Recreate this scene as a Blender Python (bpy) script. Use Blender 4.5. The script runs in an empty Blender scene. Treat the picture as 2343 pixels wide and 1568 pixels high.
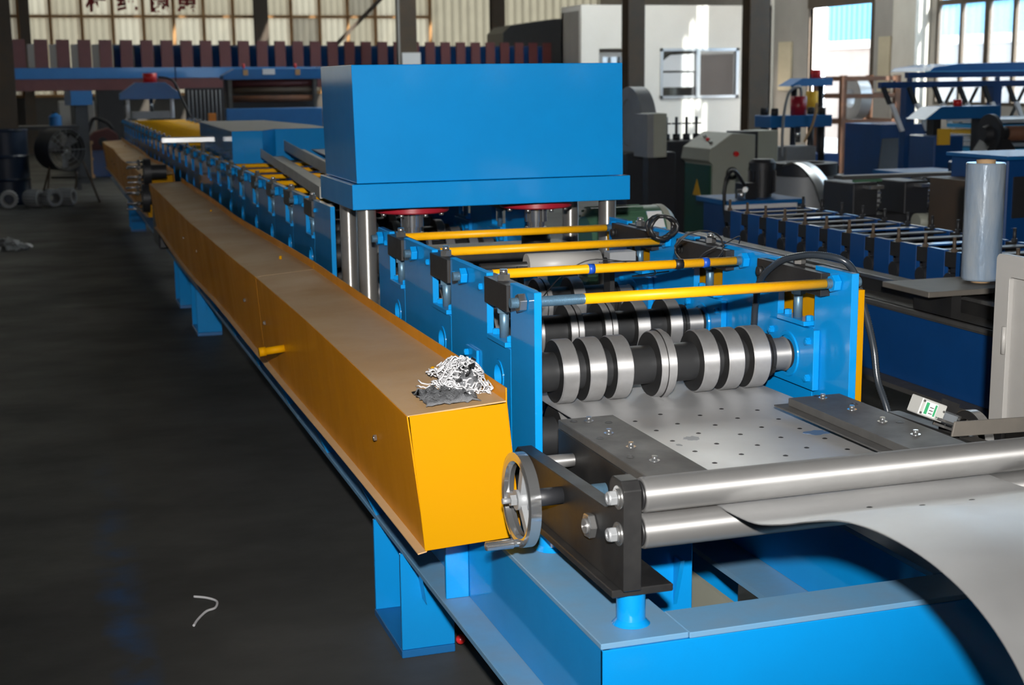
import bpy, bmesh, math, random
from math import pi, sin, cos, radians
from mathutils import Vector, Matrix
from mathutils.geometry import tessellate_polygon

random.seed(7)
SC = bpy.context.scene
COL = SC.collection

# ------------------------------------------------------------------ camera
cam_d = bpy.data.cameras.new('camera')
cam = bpy.data.objects.new('camera', cam_d)
COL.objects.link(cam)
ROT = Matrix(((0.95008146, 0.06739484, -0.30463609),
              (-0.31180713, 0.17059792, -0.93470459),
              (-0.01102398, 0.98303321, 0.18309612)))
cam.matrix_world = Matrix.Translation((0, 0, 1.55)) @ ROT.to_4x4()
cam_d.sensor_width = 36.0
cam_d.lens = 3260.0 / 2343.0 * 36.0
cam_d.clip_start = 0.05
cam_d.clip_end = 300
cam_d.dof.use_dof = True
cam_d.dof.focus_distance = 3.4
cam_d.dof.aperture_fstop = 6.5
SC.camera = cam

# ------------------------------------------------------------------ world, sun, flash, exposure
world = bpy.data.worlds.new('sky')
SC.world = world
world.use_nodes = True
bg = world.node_tree.nodes['Background']
bg.inputs['Color'].default_value = (0.80, 0.90, 1.0, 1)
bg.inputs['Strength'].default_value = 10.0

sun_d = bpy.data.lights.new('sun', 'SUN')
sun_d.energy = 22.0
sun_d.color = (1.0, 0.93, 0.82)
sun_d.angle = radians(0.8)
sun = bpy.data.objects.new('sun', sun_d)
COL.objects.link(sun)
sun.rotation_euler = Vector((-0.20, 0.93, -0.45)).to_track_quat('-Z', 'Y').to_euler()

# the photographer's flash, just above the lens
fl_d = bpy.data.lights.new('camera_flash', 'SPOT')
fl_d.energy = 1300
fl_d.color = (1.0, 0.97, 0.93)
fl_d.spot_size = radians(66)
fl_d.spot_blend = 1.0
fl_d.shadow_soft_size = 0.035
flash = bpy.data.objects.new('camera_flash', fl_d)
COL.objects.link(flash)
flash.location = (-0.074, -0.236, 1.861)
flash.rotation_euler = (Vector((1.95, 5.0, 1.22)) - flash.location).to_track_quat('-Z', 'Y').to_euler()

SC.view_settings.view_transform = 'Standard'
SC.view_settings.look = 'None'
SC.view_settings.gamma = 1.0
SC.view_settings.use_curve_mapping = False
SC.view_settings.exposure = 0.0

# ------------------------------------------------------------------ materials
MATS = {}
def mat(name, col, rough=0.5, metal=0.0, var=0.0, vscale=8.0, col2=None, bump=0.0, bscale=60.0,
        coat=0.0, spec=0.5, stretch=None, rvar=0.0, contrast=(0.35, 0.65)):
    m = bpy.data.materials.new(name)
    m.use_nodes = True
    nt = m.node_tree
    b = nt.nodes['Principled BSDF']
    b.inputs['Base Color'].default_value = (*col, 1)
    b.inputs['Roughness'].default_value = rough
    b.inputs['Metallic'].default_value = metal
    b.inputs['Coat Weight'].default_value = coat
    b.inputs['Coat Roughness'].default_value = 0.09
    b.inputs['Specular IOR Level'].default_value = spec
    if var > 0 or bump > 0 or rvar > 0:
        tc = nt.nodes.new('ShaderNodeTexCoord')
        mp = nt.nodes.new('ShaderNodeMapping')
        if stretch: mp.inputs['Scale'].default_value = stretch
        nt.links.new(tc.outputs['Object'], mp.inputs['Vector'])
    if var > 0 or rvar > 0:
        nz = nt.nodes.new('ShaderNodeTexNoise')
        nz.inputs['Scale'].default_value = vscale
        nz.inputs['Detail'].default_value = 6
        nz.inputs['Roughness'].default_value = 0.6
        nt.links.new(mp.outputs['Vector'], nz.inputs['Vector'])
        rp = nt.nodes.new('ShaderNodeMapRange')
        rp.inputs[1].default_value, rp.inputs[2].default_value = contrast
        rp.inputs[3].default_value = 0.0; rp.inputs[4].default_value = 1.0
        nt.links.new(nz.outputs['Fac'], rp.inputs[0])
    if var > 0:
        c2 = col2 if col2 else tuple(c * 0.55 for c in col)
        mx = nt.nodes.new('ShaderNodeMix'); mx.data_type = 'RGBA'
        mx.inputs[6].default_value = (*col, 1)
        mx.inputs[7].default_value = (*c2, 1)
        ml = nt.nodes.new('ShaderNodeMath'); ml.operation = 'MULTIPLY'; ml.inputs[1].default_value = var
        nt.links.new(rp.outputs[0], ml.inputs[0])
        nt.links.new(ml.outputs[0], mx.inputs[0])
        nt.links.new(mx.outputs[2], b.inputs['Base Color'])
    if rvar > 0:
        ma = nt.nodes.new('ShaderNodeMath'); ma.operation = 'MULTIPLY_ADD'
        ma.inputs[1].default_value = rvar; ma.inputs[2].default_value = rough
        nt.links.new(rp.outputs[0], ma.inputs[0])
        nt.links.new(ma.outputs[0], b.inputs['Roughness'])
    if bump > 0:
        n2 = nt.nodes.new('ShaderNodeTexNoise')
        n2.inputs['Scale'].default_value = bscale
        n2.inputs['Detail'].default_value = 4
        nt.links.new(mp.outputs['Vector'], n2.inputs['Vector'])
        bp = nt.nodes.new('ShaderNodeBump')
        bp.inputs['Strength'].default_value = bump
        bp.inputs['Distance'].default_value = 0.01
        nt.links.new(n2.outputs['Fac'], bp.inputs['Height'])
        nt.links.new(bp.outputs['Normal'], b.inputs['Normal'])
    MATS[name] = m
    return m

def translucent_mat(name, col, share=0.7):
    m = bpy.data.materials.new(name); m.use_nodes = True
    nt = m.node_tree
    for n in list(nt.nodes):
        if n.type != 'OUTPUT_MATERIAL': nt.nodes.remove(n)
    out = [n for n in nt.nodes if n.type == 'OUTPUT_MATERIAL'][0]
    tc = nt.nodes.new('ShaderNodeTexCoord')
    nz = nt.nodes.new('ShaderNodeTexNoise'); nz.inputs['Scale'].default_value = 2.2; nz.inputs['Detail'].default_value = 5
    nt.links.new(tc.outputs['Object'], nz.inputs['Vector'])
    mx = nt.nodes.new('ShaderNodeMix'); mx.data_type = 'RGBA'
    mx.inputs[6].default_value = (*[c * 0.75 for c in col], 1); mx.inputs[7].default_value = (*[min(1, c * 1.1) for c in col], 1)
    nt.links.new(nz.outputs['Fac'], mx.inputs[0])
    t = nt.nodes.new('ShaderNodeBsdfTranslucent'); d = nt.nodes.new('ShaderNodeBsdfDiffuse')
    nt.links.new(mx.outputs[2], t.inputs['Color']); nt.links.new(mx.outputs[2], d.inputs['Color'])
    s = nt.nodes.new('ShaderNodeMixShader'); s.inputs[0].default_value = share
    nt.links.new(d.outputs[0], s.inputs[1]); nt.links.new(t.outputs[0], s.inputs[2])
    nt.links.new(s.outputs[0], out.inputs['Surface'])
    MATS[name] = m
    return m

def glass_mat(name, tint, gloss=0.08, rough=0.02, haze=0.0):
    m = bpy.data.materials.new(name); m.use_nodes = True
    nt = m.node_tree
    for n in list(nt.nodes):
        if n.type != 'OUTPUT_MATERIAL': nt.nodes.remove(n)
    out = [n for n in nt.nodes if n.type == 'OUTPUT_MATERIAL'][0]
    t = nt.nodes.new('ShaderNodeBsdfTransparent'); t.inputs['Color'].default_value = (*tint, 1)
    g = nt.nodes.new('ShaderNodeBsdfGlossy'); g.inputs['Roughness'].default_value = rough
    s = nt.nodes.new('ShaderNodeMixShader'); s.inputs[0].default_value = gloss
    nt.links.new(t.outputs[0], s.inputs[1]); nt.links.new(g.outputs[0], s.inputs[2])
    last = s
    if haze > 0:
        d = nt.nodes.new('ShaderNodeBsdfTranslucent'); d.inputs['Color'].default_value = (0.9, 0.93, 0.95, 1)
        s2 = nt.nodes.new('ShaderNodeMixShader'); s2.inputs[0].default_value = haze
        nt.links.new(s.outputs[0], s2.inputs[1]); nt.links.new(d.outputs[0], s2.inputs[2]); last = s2
    nt.links.new(last.outputs[0], out.inputs['Surface'])
    MATS[name] = m
    return m

BLUE = mat('blue_paint', (0.001, 0.225, 0.58), 0.5, spec=0.1, coat=1.0, var=0.12, vscale=5, rvar=0.08, bump=0.03, bscale=180)
DUSTY = mat('blue_paint_dusty', (0.11, 0.265, 0.44), 0.42, var=0.5, vscale=9, col2=(0.15, 0.23, 0.31), rvar=0.1)
DBLUE = mat('dimmed_blue_paint', (0.003, 0.050, 0.19), 0.4, coat=0.4, var=0.25, vscale=6)  # blue deepened in colour for the weak grazing flash on the right
MBLUE = mat('mid_blue_paint', (0.004, 0.115, 0.33), 0.42, coat=0.3, var=0.2, vscale=6)
YELROD = mat('brightened_rod_yellow', (0.80, 0.38, 0.002), 0.4, spec=0.3, var=0.25, vscale=25, col2=(0.55, 0.27, 0.002))  # brighter copy of the yellow, so the rods look fully flash-lit
YEL = mat('yellow_paint', (0.44, 0.208, 0.0003), 0.5, spec=0.06, var=0.18, vscale=7, col2=(0.44, 0.18, 0.0005), rvar=0.1, bump=0.02, bscale=120)  # same yellow, darkened in colour where the flash falls strongest
ORANGE = mat('amber_paint', (0.60, 0.225, 0.0015), 0.36, spec=0.15, coat=0.06, var=0.35, vscale=3, col2=(0.36, 0.14, 0.004), rvar=0.12, stretch=(1, 1.6, 0.35))
YDUST = mat('dusty_sheen_amber_paint', (0.48, 0.315, 0.165), 0.45, spec=0.15, var=0.65, vscale=2.6, col2=(0.40, 0.235, 0.105), rvar=0.12, bump=0.03, bscale=200)  # dust, with the sheen of reflected windows mixed into the colour
BLACK = mat('black_oxide_steel', (0.017, 0.017, 0.018), 0.42, 0.3, var=0.5, vscale=9, col2=(0.036, 0.035, 0.033), rvar=0.12, bump=0.03)
DARKST = mat('dark_steel_spacer', (0.03, 0.031, 0.033), 0.45, 0.35, var=0.3, vscale=20)
STEEL = mat('machined_steel', (0.42, 0.42, 0.425), 0.26, 0.7, var=0.45, vscale=18, col2=(0.30, 0.29, 0.28), rvar=0.14)
def turned(m, axis, rough, an=0.9):
    b = m.node_tree.nodes['Principled BSDF']
    for l in list(b.inputs['Roughness'].links): m.node_tree.links.remove(l)
    b.inputs['Roughness'].default_value = rough
    b.inputs['Anisotropic'].default_value = an
    b.inputs['Anisotropic Rotation'].default_value = 0.25
    t = m.node_tree.nodes.new('ShaderNodeTangent'); t.direction_type = 'RADIAL'; t.axis = axis
    m.node_tree.links.new(t.outputs['Tangent'], b.inputs['Tangent'])
    return m
turned(STEEL, 'X', 0.58)
BRIGHT = mat('bright_zinc', (0.48, 0.48, 0.475), 0.26, 0.9, var=0.3, vscale=30)
CHROME = mat('polished_chrome', (0.55, 0.56, 0.57), 0.13, 0.9)
ROLLER = mat('ground_steel_roller', (0.34, 0.338, 0.335), 0.28, 0.7, var=0.45, vscale=7, col2=(0.27, 0.265, 0.26), rvar=0.12)
turned(ROLLER, 'X', 0.60)
COLST = turned(mat('ground_steel_column', (0.40, 0.39, 0.37), 0.3, 0.8, var=0.3, vscale=7), 'Z', 0.40, 0.85)
NAVY = mat('shaded_navy_drum', (0.004, 0.013, 0.036), 0.45)  # drum blue darkened in colour for the dim left side of the hall
PLATE = mat('dusty_dark_plate', (0.092, 0.09, 0.087), 0.5, 0.3, var=0.6, vscale=10, col2=(0.055, 0.054, 0.052), rvar=0.1)
GALV = mat('galvanised_sheet', (0.68, 0.685, 0.69), 0.44, 0.86, var=0.35, vscale=4, col2=(0.56, 0.56, 0.555), rvar=0.13, bump=0.015, bscale=40)
GALVD = mat('galvanised_section', (0.36, 0.35, 0.32), 0.45, 0.5, var=0.4, vscale=6)
RED = mat('red_paint', (0.30, 0.012, 0.025), 0.35)
BRED = mat('bright_red_paint', (0.62, 0.02, 0.02), 0.35)
MAROON = mat('maroon_paint', (0.10, 0.022, 0.022), 0.55, var=0.4, vscale=5)
RUBBER = mat('black_rubber', (0.012, 0.012, 0.013), 0.45)
RIBHOSE = mat('ribbed_conduit', (0.022, 0.028, 0.036), 0.28, bump=0.0)
THREAD = mat('blue_overspray_thread', (0.12, 0.22, 0.31), 0.4, 0.5, var=0.4, vscale=40)
COTTON = mat('white_cotton_yarn', (0.50, 0.50, 0.515), 0.95)
CLOTH = mat('grey_rag_cloth', (0.14, 0.145, 0.155), 0.95, var=0.5, vscale=80, bump=0.5, bscale=300)
CONCR = mat('concrete_floor', (0.070, 0.071, 0.068), 0.5, var=0.85, vscale=1.7, contrast=(0.28, 0.74), col2=(0.032, 0.033, 0.032), spec=0.15, rvar=0.2, bump=0.05, bscale=30, stretch=(0.9, 1.25, 1))
def floor_stain(m):
    nt = m.node_tree; b = nt.nodes['Principled BSDF']
    src = b.inputs['Base Color'].links[0].from_socket
    geo = nt.nodes.new('ShaderNodeNewGeometry'); sep = nt.nodes.new('ShaderNodeSeparateXYZ'); nt.links.new(geo.outputs['Position'], sep.inputs[0])
    def math_(op, a, b_=None, c=None):
        n = nt.nodes.new('ShaderNodeMath'); n.operation = op
        for i, v in enumerate((a, b_, c)):
            if v is None: continue
            if isinstance(v, (int, float)): n.inputs[i].default_value = v
            else: nt.links.new(v, n.inputs[i])
        return n.outputs[0]
    nz = nt.nodes.new('ShaderNodeTexNoise'); nz.inputs['Scale'].default_value = 5.0; nz.inputs['Detail'].default_value = 6; nt.links.new(geo.outputs['Position'], nz.inputs['Vector'])
    wob = math_('MULTIPLY_ADD', nz.outputs['Fac'], 0.16, -0.08)
    d = math_('ABSOLUTE', math_('ADD', math_('SUBTRACT', sep.outputs['X'], 0.155), wob))
    mx_ = nt.nodes.new('ShaderNodeMapRange'); mx_.inputs[1].default_value = 0.075; mx_.inputs[2].default_value = 0.0; nt.links.new(d, mx_.inputs[0])
    my_ = nt.nodes.new('ShaderNodeMapRange'); my_.inputs[1].default_value = 6.2; my_.inputs[2].default_value = 3.6; nt.links.new(sep.outputs['Y'], my_.inputs[0])
    n2 = nt.nodes.new('ShaderNodeMapRange'); n2.inputs[1].default_value = 0.42; n2.inputs[2].default_value = 0.62; nt.links.new(nz.outputs['Fac'], n2.inputs[0])
    msk = math_('MULTIPLY', math_('MULTIPLY', mx_.outputs[0], my_.outputs[0]), math_('MULTIPLY', n2.outputs[0], 0.85))
    mix = nt.nodes.new('ShaderNodeMix'); mix.data_type = 'RGBA'; mix.inputs[7].default_value = (0.02, 0.075, 0.19, 1)
    nt.links.new(msk, mix.inputs[0]); nt.links.new(src, mix.inputs[6]); nt.links.new(mix.outputs[2], b.inputs['Base Color'])
floor_stain(CONCR)
GREYP = mat('grey_cabinet_paint', (0.34, 0.33, 0.315), 0.45, var=0.15, vscale=6)
GRGREEN = mat('grey_green_paint', (0.34, 0.35, 0.29), 0.5, var=0.15, vscale=5)
DGREEN = mat('dark_green_paint', (0.006, 0.07, 0.035), 0.4)
MGREEN = mat('motor_green_paint', (0.06, 0.14, 0.085), 0.4)
WHITE = mat('white_plaster', (0.86, 0.82, 0.76), 0.85, var=0.2, vscale=2, col2=(0.70, 0.66, 0.6))
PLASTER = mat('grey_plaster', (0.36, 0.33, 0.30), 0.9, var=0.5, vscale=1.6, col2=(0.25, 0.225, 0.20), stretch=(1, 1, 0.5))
PILLAR = mat('limewashed_pillar', (0.66, 0.62, 0.55), 0.9, var=0.5, vscale=2.2, col2=(0.5, 0.45, 0.38), stretch=(1, 1, 0.5))
DWALL = mat('dark_lower_wall', (0.10, 0.092, 0.082), 0.9, var=0.4, vscale=1.5)
BRSTEEL = mat('brown_steel', (0.060, 0.045, 0.032), 0.6, var=0.5, vscale=3, col2=(0.10, 0.06, 0.03))
MULL = mat('amber_mullion', (0.48, 0.25, 0.085), 0.6, var=0.4, vscale=3)
RUST = mat('rusty_brown_steel', (0.11, 0.05, 0.028), 0.7, var=0.6, vscale=5, col2=(0.20, 0.075, 0.03))
CREAM = mat('cream_sheet', (0.55, 0.47, 0.33), 0.7, var=0.4, vscale=2)
WOOD = mat('pale_wood', (0.50, 0.29, 0.13), 0.7, var=0.4, vscale=10, stretch=(1, 1, 6))
CARD = mat('cardboard', (0.42, 0.27, 0.14), 0.8)
WPAPER = mat('white_paper', (0.72, 0.72, 0.73), 0.8)
GREENPR = mat('green_print', (0.03, 0.30, 0.12), 0.7)
BLACKPR = mat('black_print', (0.03, 0.03, 0.03), 0.7)
SKYPR = mat('sky_blue_print', (0.05, 0.40, 0.75), 0.6)
YSIGN = mat('warning_yellow', (0.75, 0.42, 0.02), 0.6)
REDPR = mat('red_lettering', (0.26, 0.012, 0.012), 0.7)
ALU = mat('aluminium_profile', (0.58, 0.59, 0.60), 0.30, 0.9)
CASTD = mat('dark_casting', (0.025, 0.026, 0.03), 0.5, 0.2, var=0.4, vscale=8)
GREYCAST = mat('grey_casting', (0.26, 0.27, 0.28), 0.5, 0.2, var=0.3, vscale=6)
BLUETAPE = mat('blue_tape', (0.01, 0.07, 0.42), 0.4)
SHEDBLUE = mat('shed_blue_sheet', (0.10, 0.42, 0.72), 0.6)
SHEDGREY = mat('shed_lower_wall', (0.30, 0.25, 0.22), 0.85, var=0.4, vscale=1.2)
GROUND = mat('pale_yard_concrete', (0.55, 0.53, 0.50), 0.9)
ROOFM = mat('dark_roof_sheet', (0.16, 0.155, 0.15), 0.8)
FILMCORE = CARD
PANELS = [translucent_mat('translucent_cream_a', (0.122, 0.105, 0.074), 0.75),
          translucent_mat('translucent_cream_b', (0.094, 0.079, 0.053), 0.75),
          translucent_mat('translucent_cream_c', (0.060, 0.051, 0.036), 0.75),
          translucent_mat('dimmed_side_panel', (0.022, 0.022, 0.020), 0.75)]  # unseen left panels, darkened to hold back their daylight
SKYL = translucent_mat('added_rooflight_sheet', (0.80, 0.79, 0.75), 0.85)
DIRTPL = mat('dirty_steel_plate', (0.145, 0.13, 0.112), 0.6, 0.2, var=0.6, vscale=9, col2=(0.10, 0.095, 0.085))
SWGREY = mat('switch_grey', (0.42, 0.42, 0.40), 0.4)
GLASS = glass_mat('window_glass', (0.88, 0.93, 0.96), 0.06, 0.03, haze=0.10)
OGLASS = glass_mat('office_glass', (0.55, 0.58, 0.60), 0.16, 0.03)
FILM = mat('stretch_film', (0.40, 0.45, 0.50), 0.22, 0.2, coat=1.0, bump=0.5, bscale=34, stretch=(1, 1, 0.25), var=0.8, vscale=9, col2=(0.16, 0.27, 0.42))
CLEARPL = glass_mat('clear_plastic', (0.92, 0.95, 0.98), 0.12, 0.1, haze=0.12)

# ------------------------------------------------------------------ mesh builder
OFF = {}
class G:
    def __init__(s):
        s.v = []; s.f = []; s.sm = []
    def add(s, vs, fs, smooth=False):
        n = len(s.v)
        s.v += [Vector(p) for p in vs]
        for i, f in enumerate(fs):
            s.f.append([n + k for k in f]); s.sm.append(smooth if isinstance(smooth, bool) else smooth[i])
        return s
    def box(s, x0, x1, y0, y1, z0, z1):
        return s.add([(x0, y0, z0), (x1, y0, z0), (x1, y1, z0), (x0, y1, z0), (x0, y0, z1), (x1, y0, z1), (x1, y1, z1), (x0, y1, z1)],
                     [(0, 3, 2, 1), (4, 5, 6, 7), (0, 1, 5, 4), (1, 2, 6, 5), (2, 3, 7, 6), (3, 0, 4, 7)])
    def obox(s, c, sx, sy, sz, rz=0.0, rx=0.0, ry=0.0):
        M = Matrix.Translation(c) @ Matrix.Rotation(rz, 4, 'Z') @ Matrix.Rotation(ry, 4, 'Y') @ Matrix.Rotation(rx, 4, 'X')
        g = G().box(-sx / 2, sx / 2, -sy / 2, sy / 2, -sz / 2, sz / 2)
        return s.add([M @ p for p in g.v], g.f)
    def prism(s, pts, axis, a0, a1, holes=()):
        def P3(p, a):
            return {'x': (a, p[0], p[1]), 'y': (p[0], a, p[1]), 'z': (p[0], p[1], a)}[axis]
        area = sum(pts[i][0] * pts[(i + 1) % len(pts)][1] - pts[(i + 1) % len(pts)][0] * pts[i][1] for i in range(len(pts)))
        flip = (area > 0) != (axis == 'y')   # orientation of the cap at a1
        loops = [list(pts)] + [list(h) for h in holes]
        allp = [p for l in loops for p in l]; n = len(allp)
        vs = [P3(p, a0) for p in allp] + [P3(p, a1) for p in allp]
        fs = []
        if holes:
            tri = tessellate_polygon([[Vector((p[0], p[1], 0)) for p in l] for l in loops])
            for t in tri:
                fs.append(tuple(t)); fs.append(tuple(n + k for k in reversed(t)))
        else:
            fs.append(tuple(range(n))[::-1]); fs.append(tuple(range(n, 2 * n)))
        st = 0
        for l in loops:
            m = len(l)
            for i in range(m):
                a, b = st + i, st + (i + 1) % m
                fs.append((a, b, n + b, n + a))
            st += m
        s.add(vs, fs)
        s._fix = True
        return s
    def frame(s, p, q):
        d = (Vector(q) - Vector(p)); L = d.length; d.normalize()
        u = Vector((0, 0, 1)).cross(d)
        if u.length < 1e-4: u = Vector((1, 0, 0))
        u.normalize(); w = d.cross(u)
        return d, u, w, L
    def cyl(s, p, q, r, r2=None, n=20, smooth=True, ph=0.0, cap=True):
        r2 = r if r2 is None else r2
        d, u, w, L = s.frame(p, q); p = Vector(p); q = Vector(q)
        vs = [p + (u * cos(ph + 2 * pi * i / n) + w * sin(ph + 2 * pi * i / n)) * r for i in range(n)]
        vs += [q + (u * cos(ph + 2 * pi * i / n) + w * sin(ph + 2 * pi * i / n)) * r2 for i in range(n)]
        fs = [(i, (i + 1) % n, n + (i + 1) % n, n + i) for i in range(n)]
        sm = [smooth] * n
        if cap:
            fs += [tuple(range(n))[::-1], tuple(range(n, 2 * n))]; sm += [False, False]
        return s.add(vs, fs, sm)
    def hexn(s, p, q, r, ph=0.3):
        return s.cyl(p, q, r, n=6, smooth=False, ph=ph)
    def lathe(s, p, q, prof, n=28, sharp=True):
        """prof: list of (t, r) with t metres from p towards q; closed solid when r starts and ends at 0"""
        d, u, w, L = s.frame(p, q); p = Vector(p)
        def ring(t, r):
            return [p + d * t + (u * cos(2 * pi * i / n) + w * sin(2 * pi * i / n)) * r for i in range(n)]
        for k in range(len(prof) - 1):
            (t0, r0), (t1, r1) = prof[k], prof[k + 1]
            if r0 < 1e-6 and r1 < 1e-6: continue
            flat = abs(t1 - t0) < 1e-6
            if r0 < 1e-6:
                s.add(ring(t1, r1) + [p + d * t0], [((i + 1) % n, i, n) for i in range(n)], not flat)
            elif r1 < 1e-6:
                s.add(ring(t0, r0) + [p + d * t1], [(i, (i + 1) % n, n) for i in range(n)], not flat)
            else:
                s.add(ring(t0, r0) + ring(t1, r1), [(i, (i + 1) % n, n + (i + 1) % n, n + i) for i in range(n)], not flat)
        return s
    def tube(s, pts, r, n=8, cap=True):
        pts = [Vector(p) for p in pts]
        m = len(pts); vs = []; pu = None
        for i, p in enumerate(pts):
            d = (pts[min(i + 1, m - 1)] - pts[max(i - 1, 0)]).normalized()
            u = (pu - d * pu.dot(d)) if pu is not None else Vector((0.13, 0.2, 1)).cross(d)
            if u.length < 1e-5: u = Vector((1, 0, 0)).cross(d)
            u.normalize(); pu = u; w = d.cross(u)
            rr = r[i] if isinstance(r, (list, tuple)) else r
            vs += [p + (u * cos(2 * pi * k / n) + w * sin(2 * pi * k / n)) * rr for k in range(n)]
        fs = []
        for i in range(m - 1):
            for k in range(n):
                fs.append((i * n + k, i * n + (k + 1) % n, (i + 1) * n + (k + 1) % n, (i + 1) * n + k))
        sm = [True] * len(fs)
        if cap: fs += [tuple(range(n))[::-1], tuple(range((m - 1) * n, m * n))]; sm += [False, False]
        return s.add(vs, fs, sm)
    def sph(s, c, r, n=14, m=9, sz=1.0):
        c = Vector(c)
        prof = [(-r * sz * cos(pi * k / m), r * sin(pi * k / m)) for k in range(m + 1)]
        return s.lathe(c, c + Vector((0, 0, 1)), prof, n)
    def quadslab(s, a, b, c, d, t):
        """quad a,b,c,d thickened by t along its normal"""
        a, b, c, d = [Vector(p) for p in (a, b, c, d)]
        nrm = (b - a).cross(d - a).normalized() * t
        return s.add([a, b, c, d, a + nrm, b + nrm, c + nrm, d + nrm],
                     [(0, 3, 2, 1), (4, 5, 6, 7), (0, 1, 5, 4), (1, 2, 6, 5), (2, 3, 7, 6), (3, 0, 4, 7)])
    def grid(s, rows, smooth=True):
        n = len(rows[0]); vs = [p for r in rows for p in r]; fs = []
        for i in range(len(rows) - 1):
            for j in range(n - 1):
                fs.append((i * n + j, i * n + j + 1, (i + 1) * n + j + 1, (i + 1) * n + j))
        return s.add(vs, fs, smooth)
    def mesh(s, name, m, off=Vector((0, 0, 0))):
        me = bpy.data.meshes.new(name)
        me.from_pydata([p - off for p in s.v], [], s.f)
        me.polygons.foreach_set('use_smooth', s.sm)
        if getattr(s, '_fix', False):
            bm = bmesh.new(); bm.from_mesh(me); bmesh.ops.recalc_face_normals(bm, faces=bm.faces); bm.to_mesh(me); bm.free()
        me.materials.append(m)
        me.update()
        return me
    def obj(s, name, m, parent=None, bevel=0.0, label=None, cat=None, group=None, kind=None, seg=1):
        if parent is None:
            lo = [min(p[k] for p in s.v) for k in range(3)]; hi = [max(p[k] for p in s.v) for k in range(3)]
            off = Vector(((lo[0] + hi[0]) / 2, (lo[1] + hi[1]) / 2, lo[2]))
        else:
            off = OFF[parent.name]
        o = bpy.data.objects.new(name, s.mesh(name, m, off))
        COL.objects.link(o)
        OFF[o.name] = off
        if parent is None: o.location = off
        else: o.parent = parent
        if bevel > 0:
            md = o.modifiers.new('edge', 'BEVEL'); md.width = bevel; md.segments = seg
            md.limit_method = 'ANGLE'; md.angle_limit = radians(40)
        if label and cat: tag(o, label, cat, group)
        elif label: o['label'] = label
        if kind: o['kind'] = kind
        return o

def tag(o, label, cat, group=None):
    o['label'] = label; o['category'] = cat
    if group: o['group'] = group
    return o
def thing(name, label, cat, loc, group=None, rz=0.0, local=False):
    o = bpy.data.objects.new(name, None)
    o.empty_display_size = 0.05
    COL.objects.link(o)
    o.location = loc; o.rotation_euler = (0, 0, rz)
    OFF[o.name] = Vector((0, 0, 0)) if (local or rz) else Vector(loc)
    return tag(o, label, cat, group)
def copy_tree(o, parent=None):
    c = o.copy(); COL.objects.link(c); c.parent = parent
    OFF[c.name] = OFF[o.name]
    for ch in o.children: copy_tree(ch, c)
    return c
def circ(cy, cz, r, n=24):
    return [(cy + r * cos(2 * pi * i / n), cz + r * sin(2 * pi * i / n)) for i in range(n)]
def bolt(parent, p, axis, r=0.008, h=0.008, m=None, washer=0.0, name='bolt', socket=False):
    """hexagon bolt head standing on p, pointing along axis"""
    p = Vector(p); a = Vector(axis).normalized(); g = G()
    q = p
    if washer: g.cyl(p, p + a * 0.002, washer, n=18); q = p + a * 0.002
    if socket:
        g.cyl(q, q + a * h, r, n=14)
    else:
        g.hexn(q, q + a * h, r); g.cyl(q + a * h, q + a * (h + 0.0015), r * 0.72, r * 0.55, n=12)
    return g.obj(name, m or BRIGHT, parent)

# ================================================================== STRUCTURE
def S(o): o['kind'] = 'structure'; return o
WBY, WRX, WLX, CZ = 34.0, 13.5, -10.0, 8.0
floor = S(G().box(WLX - 0.3, WRX, -6.3, WBY + 0.3, -0.2, 0.0).obj('floor', CONCR)); floor['label'] = 'dark grey concrete workshop floor'
gr = S(G().box(WRX + 0.3, 60, -20, 70, -0.25, -0.05).obj('ground', GROUND)); gr['label'] = 'pale sunlit yard outside the hall'

# unseen ceiling; its skylight band is added to brighten office and floor
STR = [(16.8, 23.6)]
ys = [-6.3] + [v for s in STR for v in s] + [WBY + 0.3]
g = G()
for i in range(0, len(ys), 2): g.box(WLX - 0.3, WRX + 0.3, ys[i], ys[i + 1], CZ, CZ + 0.15)
for a, b in STR: g.box(WLX - 0.3, 4.5, a, b, CZ, CZ + 0.15); g.box(12.5, WRX + 0.3, a, b, CZ, CZ + 0.15)
ceil = S(g.obj('ceiling', ROOFM)); ceil['label'] = 'dark sheet roof with an added skylight band'
pm = None
for a, b in STR:
    for k in range(8):
        x0 = 4.5 + k
        o = G().box(x0 + 0.03, x0 + 0.97, a, b, CZ + 0.03, CZ + 0.04).obj('added_skylight_pane', SKYL, ceil)

# corrugated sheet, rib profile in x, standing in z
def ribsheet(w, h, ribs, dep=0.025, t=0.004):
    pts = []
    st = w / ribs
    for i in range(ribs):
        x = -w / 2 + i * st
        pts += [(x, 0), (x + st * 0.55, 0), (x + st * 0.68, -dep), (x + st * 0.87, -dep)]
    pts.append((w / 2, 0))
    return G().grid([[(p[0], p[1], 0) for p in pts], [(p[0], p[1], h) for p in pts]], smooth=False)

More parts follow.
